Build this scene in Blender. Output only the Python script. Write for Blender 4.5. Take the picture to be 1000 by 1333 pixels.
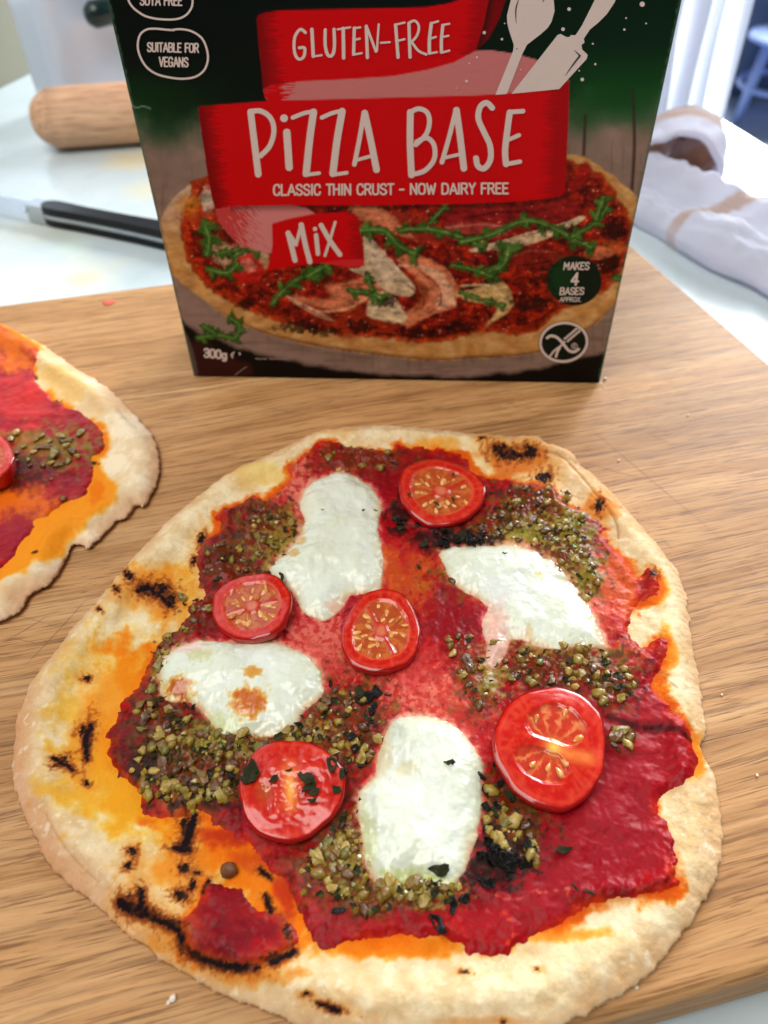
import bpy, bmesh, math, random
import numpy as np
from mathutils import Vector, Matrix
random.seed(7)
rng = np.random.default_rng(11)
sc = bpy.context.scene
COL = sc.collection
for o in list(bpy.data.objects): bpy.data.objects.remove(o)

# ------------------------------------------------------------------ camera
CAM_H = .19; FPX = 1001.; CX, CY = 500., 666.5          # board top is z = 0
PITCH = math.radians(44.79); ROLL = math.radians(1.534)
_fw = np.array([0, math.cos(PITCH), -math.sin(PITCH)])
_r0 = np.array([1., 0, 0]); _d0 = -np.array([0, math.sin(PITCH), math.cos(PITCH)])
_R = math.cos(ROLL)*_r0 + math.sin(ROLL)*_d0
_D = math.cos(ROLL)*_d0 - math.sin(ROLL)*_r0
_C = np.array([0, 0, CAM_H])
cam = bpy.data.objects.new('camera', bpy.data.cameras.new('camera')); COL.objects.link(cam)
M = Matrix(((_R[0], -_D[0], -_fw[0], 0), (_R[1], -_D[1], -_fw[1], 0), (_R[2], -_D[2], -_fw[2], CAM_H), (0, 0, 0, 1)))
cam.matrix_world = M
cam.data.sensor_fit = 'HORIZONTAL'; cam.data.sensor_width = 36; cam.data.lens = 36*FPX/1000
cam.data.clip_start = .01; cam.data.clip_end = 60
cam.data.dof.use_dof = True; cam.data.dof.focus_distance = .215; cam.data.dof.aperture_fstop = 17
sc.camera = cam
sc.render.resolution_x = 768; sc.render.resolution_y = 1024

# ------------------------------------------------------------------ light
w = bpy.data.worlds.new('World'); sc.world = w; w.use_nodes = True
bg = w.node_tree.nodes['Background']
bg.inputs[0].default_value = (.93, .96, 1.0, 1); bg.inputs[1].default_value = .15
def area(name, loc, target, sx, sy, power, color):
    l = bpy.data.lights.new(name, 'AREA'); l.shape = 'RECTANGLE'; l.size = sx; l.size_y = sy
    l.energy = power; l.color = color
    o = bpy.data.objects.new(name, l); COL.objects.link(o); o.location = loc
    o.rotation_euler = (Vector(target)-Vector(loc)).to_track_quat('-Z', 'Y').to_euler()
    return o
area('window_light', (.95, 1.75, .95), (0.02, .2, 0), 1.5, 1.1, 53, (.90, .95, 1.0))
area('overhead_fill', (-.35, -.10, 1.30), (0, .22, .03), 1.0, 1.0, 18.5, (1.0, .965, .91))  # added soft fill from above the camera, brightens the carton front
area('far_fill', (2.3, 4.6, 1.3), (1.6, 3.6, -.9), 1.6, 1.2, 330, (.90, .95, 1.0))  # added lamp to brighten the floor and table beyond the worktop
sc.view_settings.view_transform = 'Standard'; sc.view_settings.look = 'None'
sc.view_settings.exposure = 0; sc.view_settings.gamma = 1

# ------------------------------------------------------------------ helpers
def lin(r, g, b):
    c = np.array([r, g, b], float)/255
    return np.where(c <= .04045, c/12.92, ((c+.055)/1.055)**2.4)
def ray(px, py):
    px = np.asarray(px, float)[..., None]; py = np.asarray(py, float)[..., None]
    return _fw + (px-CX)/FPX*_R + (py-CY)/FPX*_D
def ground(px, py, z=0.):
    d = ray(px, py); return _C + d*((z-CAM_H)/d[..., 2:3])
def project(p):
    q = np.asarray(p, float)-_C; ww = q@_fw
    return CX+FPX*(q@_R)/ww, CY+FPX*(q@_D)/ww
def G(pts, z=0.):
    a = np.array(pts, float); return ground(a[:, 0], a[:, 1], z)[:, :2]
def crop(pts, s, ox, oy):
    a = np.array(pts, float); a[:, :2] = a[:, :2]/s+[ox, oy]; return a
def spline(pts, n=4, closed=True):
    a = np.array(pts, float); N = len(a); out = []
    for i in range(N if closed else N-1):
        if closed: p0, p1, p2, p3 = a[(i-1) % N], a[i], a[(i+1) % N], a[(i+2) % N]
        else: p0, p1, p2, p3 = a[max(i-1, 0)], a[i], a[i+1], a[min(i+2, N-1)]
        for k in range(n):
            t = k/n
            out.append(.5*(2*p1+(p2-p0)*t+(2*p0-5*p1+4*p2-p3)*t*t+(3*p1-p0-3*p2+p3)*t**3))
    if not closed: out.append(a[-1])
    return np.array(out)
_perm = np.random.default_rng(3).permutation(512)
_ga = np.random.default_rng(4).uniform(0, 2*np.pi, 512); _gx = np.cos(_ga); _gy = np.sin(_ga)
def perlin(x, y, seed=0):
    xi = np.floor(x).astype(np.int64); yi = np.floor(y).astype(np.int64); xf = x-xi; yf = y-yi
    u = xf*xf*xf*(xf*(xf*6-15)+10); v = yf*yf*yf*(yf*(yf*6-15)+10)
    def g(ix, iy, fx, fy):
        h = _perm[(_perm[(ix+seed*37) & 511]+iy) & 511]; return _gx[h]*fx+_gy[h]*fy
    a = g(xi, yi, xf, yf); b = g(xi+1, yi, xf-1, yf); c = g(xi, yi+1, xf, yf-1); d = g(xi+1, yi+1, xf-1, yf-1)
    return 1.5*((a*(1-u)+b*u)*(1-v)+(c*(1-u)+d*u)*v)
def fbm(x, y, seed=0, oct=4, gain=.5):
    s = 0; a = 1.
    for k in range(oct): s = s+a*perlin(x*2**k, y*2**k, seed+k*5); a *= gain
    return s
def worley(x, y, seed=0):
    xi = np.floor(x).astype(np.int64); yi = np.floor(y).astype(np.int64); best = np.full(x.shape, 9.)
    r1 = np.random.default_rng(seed+50).uniform(0, 1, 512); r2 = np.random.default_rng(seed+51).uniform(0, 1, 512)
    for dx in (-1, 0, 1):
        for dy in (-1, 0, 1):
            h = _perm[(_perm[(xi+dx+seed) & 511]+yi+dy) & 511]
            best = np.minimum(best, (xi+dx+r1[h]-x)**2+(yi+dy+r2[h]-y)**2)
    return np.sqrt(best)
def sstep(a, b, x):
    t = np.clip((x-a)/(b-a), 0, 1); return t*t*(3-2*t)
def seg_dist(poly, X, Y, closed=True, parity=True):
    d2 = np.full(X.shape, 1e9); ins = np.zeros(X.shape, bool); n = len(poly)
    for i in range(n if closed else n-1):
        x0, y0 = poly[i]; x1, y1 = poly[(i+1) % n]; ex, ey = x1-x0, y1-y0; L = ex*ex+ey*ey+1e-18
        t = np.clip(((X-x0)*ex+(Y-y0)*ey)/L, 0, 1)
        dx = X-x0-t*ex; dy = Y-y0-t*ey; d2 = np.minimum(d2, dx*dx+dy*dy)
        if parity and closed and y0 != y1:
            c = (y0 > Y) != (y1 > Y); ins ^= c & (X < ex*(Y-y0)/(y1-y0)+x0)
    d = np.sqrt(d2); return np.where(ins, d, -d) if parity else d
def sdf(poly, X, Y, pad):
    poly = np.asarray(poly)[:, :2]; lo = poly.min(0)-pad; hi = poly.max(0)+pad
    m = (X > lo[0]) & (X < hi[0]) & (Y > lo[1]) & (Y < hi[1])
    out = np.full(X.shape, -float(pad)); out[m] = seg_dist(poly, X[m], Y[m]); return out
def ldist(line, X, Y, pad):
    line = np.asarray(line)[:, :2]; lo = line.min(0)-pad; hi = line.max(0)+pad
    m = (X > lo[0]) & (X < hi[0]) & (Y > lo[1]) & (Y < hi[1])
    out = np.full(X.shape, float(pad)); out[m] = seg_dist(line, X[m], Y[m], False, False); return out
class Canvas:                                             # albedo of a printed or baked surface, evaluated at the vertices
    def __init__(s, X, Y, base): s.X = X; s.Y = Y; s.geo = False; s.C = np.ones(X.shape+(3,))*np.asarray(base)
    def blend(s, a, col):
        a = np.clip(a, 0, 1)[..., None]; s.C = np.exp(np.log(s.C+.002)*(1-a)+np.log(np.asarray(col)+.002)*a)-.002 if s.geo else s.C*(1-a)+np.asarray(col)*a      # oil and sauce soak in: mix as densities
    def poly(s, pts, col, f=1., op=1., nz=None, k=3, sp=True):
        p = spline(pts, k) if sp else np.array(pts, float)
        pad = f*2+(nz[0]*2.2 if nz else 0)
        d = sdf(p, s.X, s.Y, pad)
        if nz: d = d+nz[0]*fbm(s.X/nz[1], s.Y/nz[1], int(nz[1]*7) % 90+3, 4)
        s.blend(op*sstep(-f, f, d), col); return d
    def line(s, pts, wd, col, f=1., op=1., k=4, nz=None):
        p = spline(pts, k, False); d = ldist(p, s.X, s.Y, wd/2+f*2+(nz[0]*2 if nz else 0))
        if nz: m = d < wd/2+f*2+nz[0]*1.99; d[m] += nz[0]*fbm(s.X[m]/nz[1], s.Y[m]/nz[1], 17, 4, .6)
        s.blend(op*sstep(f, -f, d-wd/2), col); return d
    def spot(s, x, y, rx, ry, col, op=1., nz=(0, 1), hard=.5, rot=0, seed=5):
        dx = s.X-x; dy = s.Y-y; c, sn = math.cos(rot), math.sin(rot)
        m = (np.abs(dx) < 2.2*max(rx, ry)) & (np.abs(dy) < 2.2*max(rx, ry)); a = np.zeros(s.X.shape)
        u = (dx[m]*c+dy[m]*sn)/rx; v = (-dx[m]*sn+dy[m]*c)/ry
        q = 1-np.sqrt(u*u+v*v)
        if nz[0]: q = q+nz[0]*fbm(s.X[m]/nz[1], s.Y[m]/nz[1], seed, 4, .6)
        a[m] = sstep(-hard, hard, q); s.blend(op*a, col); return a
    def mul(s, k): s.C = s.C*np.asarray(k)[..., None]
def tag(o, label=None, cat=None, group=None, kind=None):
    if label: o['label'] = label
    if cat: o['category'] = cat
    if group: o['group'] = group
    if kind: o['kind'] = kind
    return o
def empty(name, loc, rz=0, **k):
    o = bpy.data.objects.new(name, None); COL.objects.link(o); o.location = loc; o.rotation_euler = (0, 0, rz)
    o.empty_display_size = .01
    return tag(o, **k)
def link(name, me, mat=None, parent=None, loc=None):
    o = bpy.data.objects.new(name, me); COL.objects.link(o)
    if mat: me.materials.clear(); me.materials.append(mat)
    if parent: o.parent = parent
    if loc is not None: o.location = loc
    return o
def mesh_np(name, V, Q, cols=None, smooth=True, attrs=None):
    V = np.ascontiguousarray(V, np.float32); Q = np.ascontiguousarray(Q, np.int32); k = Q.shape[1]
    me = bpy.data.meshes.new(name); me.vertices.add(len(V)); me.vertices.foreach_set('co', V.ravel())
    me.loops.add(Q.size); me.loops.foreach_set('vertex_index', Q.ravel())
    me.polygons.add(len(Q)); me.polygons.foreach_set('loop_start', np.arange(0, Q.size, k, dtype=np.int32))
    me.polygons.foreach_set('loop_total', np.full(len(Q), k, np.int32))
    me.polygons.foreach_set('use_smooth', np.full(len(Q), smooth, bool))
    me.update(calc_edges=True)
    if cols is not None:
        a = me.attributes.new('Col', 'FLOAT_COLOR', 'POINT')
        a.data.foreach_set('color', np.c_[cols, np.ones(len(V))].astype(np.float32).ravel())
    for n, v in (attrs or {}).items():
        a = me.attributes.new(n, 'FLOAT', 'POINT'); a.data.foreach_set('value', np.asarray(v, np.float32).ravel())
    return me
def grid_quads(mask):
    idx = -np.ones(mask.shape, np.int64); idx[mask] = np.arange(mask.sum())
    a, b, c, d = idx[:-1, :-1], idx[:-1, 1:], idx[1:, 1:], idx[1:, :-1]
    ok = (a >= 0) & (b >= 0) & (c >= 0) & (d >= 0)
    return np.stack([a[ok], b[ok], c[ok], d[ok]], 1)
def used(V, Q, *arrs):
    u, inv = np.unique(Q, return_inverse=True); return (V[u], inv.reshape(Q.shape))+tuple(x[u] for x in arrs)
def surf(nu, nv, closed_v=False):                         # quads of a nu x nv sheet
    i, j = np.meshgrid(np.arange(nu-1), np.arange(nv if closed_v else nv-1), indexing='ij')
    j2 = (j+1) % nv
    return np.stack([i*nv+j, i*nv+j2, (i+1)*nv+j2, (i+1)*nv+j], -1).reshape(-1, 4)
def bm_obj(name, bm, mat, parent=None, smooth=False, bevel=0, seg=2, loc=None):
    me = bpy.data.meshes.new(name)
    if bevel: bmesh.ops.bevel(bm, geom=[e for e in bm.edges if len(e.link_faces) == 2 and e.calc_face_angle(0) > .5], offset=bevel, segments=seg, affect='EDGES', profile=.5)
    bmesh.ops.recalc_face_normals(bm, faces=bm.faces); bm.to_mesh(me); bm.free()
    for p in me.polygons: p.use_smooth = smooth
    return link(name, me, mat, parent, loc)
def prism(poly, z0, z1):
    bm = bmesh.new(); lo = [bm.verts.new((x, y, z0)) for x, y in poly]; hi = [bm.verts.new((x, y, z1)) for x, y in poly]
    bm.faces.new(hi); bm.faces.new(lo[::-1]); n = len(poly)
    for i in range(n): bm.faces.new((lo[i], lo[(i+1) % n], hi[(i+1) % n], hi[i]))
    return bm
def box_bm(x0, x1, y0, y1, z0, z1): return prism([(x0, y0), (x1, y0), (x1, y1), (x0, y1)], z0, z1)
def tube(path, radii, n=14, cap=True):
    P = np.array(path, float); radii = np.broadcast_to(radii, (len(P),)); V = []
    T = np.gradient(P, axis=0); T /= np.linalg.norm(T, axis=1)[:, None]
    up = np.array([0, 0, 1.]) if abs(T[0][2]) < .9 else np.array([1., 0, 0])
    for p, t, r in zip(P, T, radii):
        a = np.cross(t, up); a /= np.linalg.norm(a); b = np.cross(a, t)
        for k in range(n):
            q = 2*math.pi*k/n; V.append(p+r*(math.cos(q)*a+math.sin(q)*b))
    bm = bmesh.new(); vs = [bm.verts.new(v) for v in V]
    for i in range(len(P)-1):
        for k in range(n): bm.faces.new((vs[i*n+k], vs[i*n+(k+1) % n], vs[(i+1)*n+(k+1) % n], vs[(i+1)*n+k]))
    if cap: bm.faces.new(vs[:n][::-1]); bm.faces.new(vs[-n:])
    return bm

# ------------------------------------------------------------------ materials
class NT:
    def __init__(s, name):
        s.m = bpy.data.materials.new(name); s.m.use_nodes = True; s.t = s.m.node_tree; s.b = s.t.nodes['Principled BSDF']
    def n(s, typ, **k):
        x = s.t.nodes.new(typ)
        for a, v in k.items():
            if isinstance(v, dict):
                for kk, vv in v.items(): x.inputs[kk].default_value = vv
            else: setattr(x, a, v)
        return x
    def l(s, a, b): s.t.links.new(a, b)
    def set(s, **k):
        for a, v in k.items(): s.b.inputs[a.replace('_', ' ')].default_value = v
    def noise(s, vec, scale, detail=4, rough=.55, dist=0):
        x = s.n('ShaderNodeTexNoise'); x.inputs['Scale'].default_value = scale; x.inputs['Detail'].default_value = detail
        x.inputs['Roughness'].default_value = rough; x.inputs['Distortion'].default_value = dist
        if vec is not None: s.l(vec, x.inputs['Vector'])
        return x.outputs['Fac']
    def ramp(s, fac, *stops, interp='LINEAR'):
        x = s.n('ShaderNodeValToRGB'); e = x.color_ramp.elements; x.color_ramp.interpolation = interp
        while len(e) < len(stops): e.new(.5)
        for q, (p, c) in zip(e, stops):
            q.position = p; q.color = (*c, 1) if len(c) == 3 else c
        s.l(fac, x.inputs[0]); return x.outputs[0]
    def math(s, op, a, b=0., c=0.):
        x = s.n('ShaderNodeMath', operation=op)
        for i, v in enumerate((a, b, c)):
            if isinstance(v, (int, float)): x.inputs[i].default_value = v
            else: s.l(v, x.inputs[i])
        return x.outputs[0]
    def mix(s, fac, a, b, mode='MIX'):
        x = s.n('ShaderNodeMix', data_type='RGBA', blend_type=mode)
        for i, v in ((0, fac), (6, a), (7, b)):
            if isinstance(v, (int, float)): x.inputs[i].default_value = v
            elif isinstance(v, (tuple, list, np.ndarray)): x.inputs[i].default_value = (*v, 1)
            else: s.l(v, x.inputs[i])
        return x.outputs[2]
    def bump(s, h, strength=.3, dist=.001):
        x = s.n('ShaderNodeBump'); x.inputs['Strength'].default_value = strength; x.inputs['Distance'].default_value = dist
        s.l(h, x.inputs['Height']); s.l(x.outputs[0], s.b.inputs['Normal'])
    def obj(s): return s.n('ShaderNodeTexCoord').outputs['Object']
    def mapping(s, vec, scale, loc=(0, 0, 0)):
        x = s.n('ShaderNodeMapping'); x.inputs['Scale'].default_value = scale; x.inputs['Location'].default_value = loc; s.l(vec, x.inputs[0]); return x.outputs[0]
def plain(name, col, rough=.5, bumpscale=0, bumpstr=.2, var=.08, **k):
    t = NT(name); co = t.obj(); f = t.noise(co, bumpscale or 60, 4)
    c = np.array(col[:3]); t.l(t.mix(f, c*(1-var), np.minimum(c*(1+var), 1)), t.b.inputs['Base Color'])
    t.set(Roughness=rough, **k)
    if bumpscale: t.bump(t.noise(co, bumpscale*3, 5), bumpstr, .0006)
    return t.m
def attr_mat(name, rough=.5, nscale=900, var=.12, bump=.25, bdist=.0004, bscale=None, gloss=None, **k):
    t = NT(name); a = t.n('ShaderNodeAttribute', attribute_name='Col').outputs['Color']; co = t.obj()
    f = t.noise(co, nscale, 5, .65)
    v = t.math('MULTIPLY_ADD', f, 2*var, 1-var); cc = t.n('ShaderNodeCombineColor')
    for i in range(3): t.l(v, cc.inputs[i])
    t.l(t.mix(1., a, cc.outputs[0], 'MULTIPLY'), t.b.inputs['Base Color'])
    if gloss:
        g = t.n('ShaderNodeAttribute', attribute_name='rough').outputs['Fac']
        t.l(t.math('ADD', g, t.math('MULTIPLY_ADD', f, .16, -.08)), t.b.inputs['Roughness'])
    else: t.set(Roughness=rough)
    t.set(**k)
    if bump: t.bump(t.noise(co, bscale or nscale, 6, .6), bump, bdist)
    return t.m

def wood_mat(name, c_lo, c_mid, c_hi, gs=1., rough=.5, scratch=False):
    t = NT(name); co = t.obj(); oi = t.n('ShaderNodeObjectInfo').outputs['Random']
    off = t.n('ShaderNodeCombineXYZ'); t.l(t.math('MULTIPLY', oi, 7.), off.inputs[0]); t.l(t.math('MULTIPLY', oi, 3.), off.inputs[2])
    va = t.n('ShaderNodeVectorMath', operation='ADD'); t.l(co, va.inputs[0]); t.l(off.outputs[0], va.inputs[1]); v = va.outputs[0]
    warp = t.n('ShaderNodeTexNoise'); warp.inputs['Scale'].default_value = 9*gs; warp.inputs['Detail'].default_value = 2; t.l(t.mapping(v, (.6, 2, 2)), warp.inputs['Vector'])
    wv = t.n('ShaderNodeVectorMath', operation='MULTIPLY_ADD'); t.l(warp.outputs['Color'], wv.inputs[0]); wv.inputs[1].default_value = (0, .012, .012); t.l(v, wv.inputs[2]); u = wv.outputs[0]
    g1 = t.noise(t.mapping(u, (5*gs, 95*gs, 95*gs)), 1, 5, .6)           # broad figure
    g2 = t.noise(t.mapping(u, (22*gs, 620*gs, 620*gs)), 1, 4, .6)        # fine grain
    g3 = t.noise(t.mapping(u, (48*gs, 1500*gs, 1500*gs)), 1, 3, .6)      # pores
    base = t.ramp(g1, (.30, c_lo), (.5, c_mid), (.72, c_hi))
    base = t.mix(.7, base, t.ramp(g2, (.32, (.36, .31, .27)), (.47, (.88, .86, .84)), (.7, (1.1, 1.1, 1.1))), 'MULTIPLY')
    pore = t.ramp(g3, (.36, (.40, .31, .24)), (.46, (1, 1, 1)))
    base = t.mix(.75, base, pore, 'MULTIPLY')
    base = t.mix(.5, base, t.ramp(t.noise(v, 12*gs, 3), (.35, (.86, .85, .84)), (.65, (1.08, 1.08, 1.07))), 'MULTIPLY')
    br = t.math('MULTIPLY_ADD', oi, .16, .92); cc = t.n('ShaderNodeCombineColor')
    for i in range(3): t.l(br, cc.inputs[i])
    base = t.mix(1., base, cc.outputs[0], 'MULTIPLY')
    t.l(base, t.b.inputs['Base Color']); t.l(t.math('MULTIPLY_ADD', g2, .2, rough-.1), t.b.inputs['Roughness'])
    t.set(Specular_IOR_Level=.3); t.bump(t.math('ADD', g2, t.math('MULTIPLY', g3, .8)), .3, .0004)
    return t.m

# ------------------------------------------------------------------ setting: worktop, floor beyond, upstand
WZ = -.025
E0 = ground(935, 152, WZ); E1 = ground(1000, 192, WZ); ed = (E1-E0)/np.linalg.norm(E1-E0)
t = NT('white_quartz'); co = t.obj()
base = t.ramp(t.noise(co, 7, 5, .6), (.3, tuple(lin(186, 200, 204))), (.7, tuple(lin(206, 217, 220))))
base = t.mix(t.math('MULTIPLY', t.ramp(t.noise(co, 26, 5, .7, 1.2), (.48, (0, 0, 0)), (.68, (1, 1, 1))), .28), base, tuple(lin(170, 190, 190)))
def stain(px, py, r, col, op, sx=1.):
    global base
    p = ground(px, py, WZ); mp = t.n('ShaderNodeMapping', vector_type='POINT'); mp.inputs['Location'].default_value = (-p[0]*sx/r, -p[1]/r, 0)
    mp.inputs['Scale'].default_value = (sx/r, 1/r, 0); t.l(co, mp.inputs[0])
    ln = t.n('ShaderNodeVectorMath', operation='LENGTH'); t.l(mp.outputs[0], ln.inputs[0])
    q = t.math('SUBTRACT', ln.outputs['Value'], t.math('MULTIPLY_ADD', t.noise(co, 45, 4), 1.1, -.55))
    base = t.mix(t.math('MULTIPLY', t.ramp(q, (.35, (1, 1, 1)), (1.0, (0, 0, 0))), op), base, tuple(lin(*col)))
stain(103, 365, .013, (226, 178, 112), .75); stain(90, 360, .040, (222, 220, 196), .55); stain(25, 385, .012, (214, 204, 176), .5)
stain(172, 208, .030, (222, 206, 160), .7); stain(195, 246, .022, (222, 214, 178), .6); stain(95, 320, .016, (208, 226, 208), .5)
stain(60, 300, .03, (206, 196, 150), .3, .5)
t.l(base, t.b.inputs['Base Color']); t.set(Roughness=.22); t.bump(t.noise(co, 300, 3), .04, .0004)
quartz = t.m
# plan of the worktop: everything left of its far edge, which runs away to the right of the frame
ea = E0-ed*1.2; eb = E1+ed*.9
top_poly = [(ea[0], ea[1]), (-1.6, ea[1]), (-1.6, -.5), (eb[0], -.5), (eb[0], eb[1])]
tag(bm_obj('worktop', prism(top_poly[::-1], WZ-.03, WZ), quartz, bevel=.002), kind='structure')
fl = plain('blue_grey_paving', lin(176, 192, 214), .35, 3, .1, .25)
tag(bm_obj('floor', box_bm(-4, 12, -2, 14, -.97, -.92), fl), kind='structure')
ups = plain('taupe_paint', lin(132, 126, 104), .45, 20, .05)
a0 = ground(0, 115, WZ); a1 = ground(22, 104, WZ); d = (a1-a0)/np.linalg.norm(a1-a0)
rz = math.atan2(d[1], d[0])
u = tag(bm_obj('upstand', box_bm(-.4, .9, 0, .02, WZ+.0005, WZ+.062), ups, bevel=.0015, loc=(a0[0], a0[1], 0)), 'low taupe upstand along the back of the worktop at far left', 'upstand')
u.rotation_euler = (0, 0, rz)
wl = tag(bm_obj('wall', box_bm(-.4, .9, .021, .1, WZ, 1.0), plain('wall_paint', lin(215, 222, 226), .6, 20, .1), loc=(a0[0], a0[1], 0)), kind='structure')
wl.rotation_euler = (0, 0, rz)

# ------------------------------------------------------------------ chopping board of oak staves
oak = wood_mat('oak', tuple(lin(162, 115, 69)), tuple(lin(191, 143, 92)), tuple(lin(207, 163, 114)), 1.2, .6)
BA = math.radians(12.0)
c0 = ground(796, 296)                                      # back right corner
bd = empty('chopping_board', (c0[0], c0[1], 0), BA, label='large oak chopping board of glued staves under the pizzas and the carton', cat='chopping board')
ca, sa = math.cos(BA), math.sin(BA)
def board_local(p): dx, dy = p[0]-c0[0], p[1]-c0[1]; return dx*ca+dy*sa, -dx*sa+dy*ca
rx1, ry1 = board_local(ground(1000, 471.6)); slope = rx1/ry1     # right edge drifts by slope*y
fx, fy = board_local(ground(925, 1291)); DEPTH = -fy
sx_, sy_ = board_local(ground(50, 1171))
seams = [0, -.052, -.094, -.148, -.186, -.226, sy_, sy_-.030, -DEPTH]
for i in range(len(seams)-1):
    y1, y0 = seams[i], seams[i+1]; g = .00004 if i != 5 else .00009; rad = .0035
    bm = prism([(-.52, y0+g), (slope*y0, y0+g), (slope*y1, y1-g), (-.52, y1-g)], -.0195, 0)
    ends = [e for e in bm.edges if all(v.co.z > -.001 for v in e.verts) and all(v.co.x > -.3 for v in e.verts)]
    if i == 0: ends += [e for e in bm.edges if all(v.co.z > -.001 and abs(v.co.y-(y1-g)) < 1e-6 for v in e.verts)]
    if i == len(seams)-2: ends += [e for e in bm.edges if all(v.co.z > -.001 and abs(v.co.y-(y0+g)) < 1e-6 for v in e.verts)]
    bmesh.ops.bevel(bm, geom=list(set(ends)), offset=rad if i == len(seams)-2 else .0015, segments=4, affect='EDGES', profile=.5)
    o = bm_obj('stave', bm, oak, bd, smooth=False)
for x0, y0 in ((-.03, -.03), (-.48, -.03), (-.03, .02-DEPTH), (-.48, .02-DEPTH)): bm_obj('added_foot', box_bm(x0-.02, x0, y0-.012, y0, -.0249, -.0196), oak, bd)  # added unseen feet, raise the board so a dark shadow gap opens below
dk = plain('knife_mark', lin(146, 106, 72), .7)
def scratch(p, q, wd=.00022):                                   # shallow knife cut, its own sliver on the board top
    a = ground(*p); b = ground(*q); L = np.linalg.norm(b-a); d = (b-a)/L; n_ = np.array([-d[1], d[0], 0]); n = 40
    s = np.linspace(0, 1, n)[:, None]; wv = wd*.5*(np.sin(np.pi*s)**.5)*(.6+.4*np.abs(perlin(s*9+p[0], s*0+.3, 2)))
    c = a+(b-a)*s+n_*(.0006*np.sin(s*2.2+p[1])); c[:, 2] = .00012
    return np.concatenate([c+n_*wv, c-n_*wv])
V = []; Q = []
for p, q in [((757, 545), (955, 716)), ((832, 556), (880, 580)), ((755, 600), (850, 625)), ((860, 700), (880, 716)), ((790, 515), (815, 535)),
             ((0, 830), (60, 842)), ((5, 838), (62, 800)), ((10, 800), (80, 815)), ((30, 870), (110, 780)), ((0, 1096), (40, 1087)), ((60, 740), (150, 735)), ((230, 560), (320, 545)), ((880, 760), (990, 735)), ((300, 520), (420, 545)), ((20, 1118), (62, 1108))]:
    v = scratch(p, q); n = len(v)//2; o = sum(len(x) for x in V); V.append(v)
    Q += [(o+i, o+i+1, o+n+i+1, o+n+i) for i in range(n-1)]
me = mesh_np('knife_mark', np.concatenate(V), np.array(Q)[:, ::-1], smooth=False)
o = link('knife_mark', me, dk, bd); o.matrix_parent_inverse = Matrix.LocRotScale(Vector((c0[0], c0[1], 0)), Matrix.Rotation(BA, 3, 'Z'), None).inverted()
o['kind'] = 'stuff'

# ------------------------------------------------------------------ pizzas
def arr(px, py, z=.003): return ground(px, py, z)[..., :2]
class Pizza:
    def __init__(s, outline, step, seed, zout=.002):
        s.step = step; s.out = spline(G(outline, zout), 3); lo = s.out.min(0)-.004; hi = s.out.max(0)+.004
        xs = np.arange(lo[0], hi[0], step); ys = np.arange(lo[1], hi[1], step); s.xs = xs; s.ys = ys
        s.X, s.Y = np.meshgrid(xs, ys); s.D = np.full(s.X.shape, -.01)
        s.D = sdf(s.out, s.X, s.Y, .006)
        s.D = s.D+.00055*fbm(s.X*260, s.Y*260, seed, 3)
        d = np.maximum(s.D, 0); nz = fbm(s.X*42, s.Y*42, seed+1, 4); n2 = fbm(s.X*240, s.Y*240, seed+2, 4, .6)
        rimw = .0042*(1+.35*fbm(s.X*22, s.Y*22, seed+8, 2))
        s.Z = .0030+.0023*np.exp(-((d-.0072)/rimw)**2)+.0007*nz+.00013*n2+.00006*fbm(s.X*700, s.Y*700, seed+4, 2)
        e = np.clip(d/.0036, 0, 1); s.edge = np.sqrt(np.clip(1-(1-e)**2, 0, 1))
        s.seed = seed; s.S = None
    def px(s): return project(np.stack([s.X, s.Y, np.full(s.X.shape, .0035)], -1))
    def z(s, x, y, tot=True):
        i = np.clip(np.round((np.asarray(x)-s.xs[0])/s.step).astype(int), 0, len(s.xs)-1); j = np.clip(np.round((np.asarray(y)-s.ys[0])/s.step).astype(int), 0, len(s.ys)-1)
        return (s.T if tot else s.Z*s.edge)[j, i]
    def crust(s, name, C, mat, parent):
        h = s.step; gy, gx = np.gradient(s.D, h); gl = np.sqrt(gx*gx+gy*gy)+1e-9; gx /= gl; gy /= gl
        m = s.D > -.85*h; sh = np.where(s.D < 0, -s.D, 0)
        V = np.stack([s.X+gx*sh, s.Y+gy*sh, .0016+np.maximum(s.Z-.0016, .0004)*s.edge], -1)[m]; Cm = C[m]; N = np.stack([gx, gy], -1)[m]
        Q = grid_quads(m); V, Q, Cm, N = used(V, Q, Cm, N)
        E = np.concatenate([Q[:, [0, 1]], Q[:, [1, 2]], Q[:, [2, 3]], Q[:, [3, 0]]]); Es = np.sort(E, 1)
        key = Es[:, 0].astype(np.int64)*len(V)+Es[:, 1]; _, i, c = np.unique(key, return_index=True, return_counts=True); B = E[i[c == 1]]
        bv, inv = np.unique(B, return_inverse=True); inv = inv.reshape(B.shape)
        lo = V[bv].copy(); lo[:, :2] += N[bv]*.0030; lo[:, 2] = .00015
        Q2 = np.stack([B[:, 1], B[:, 0], len(V)+inv[:, 0], len(V)+inv[:, 1]], 1)
        me = mesh_np(name, np.r_[V, lo], np.r_[Q, Q2], np.r_[Cm, Cm[bv]]); return link(name, me, mat, parent)

crust_m = attr_mat('baked_crust', .72, 2200, .15, .42, .0005, 1500, Specular_IOR_Level=.10)
sauce_m = attr_mat('tomato_sauce', .3, 1500, .24, .18, .0005, 1300, gloss=True, Specular_IOR_Level=.16)
cheese_m = attr_mat('mozzarella', .24, 500, .035, .2, .0005, 420, Subsurface_Weight=.2, Subsurface_Radius=(1., .9, .75), Subsurface_Scale=.0011, Specular_IOR_Level=.6)

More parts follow.
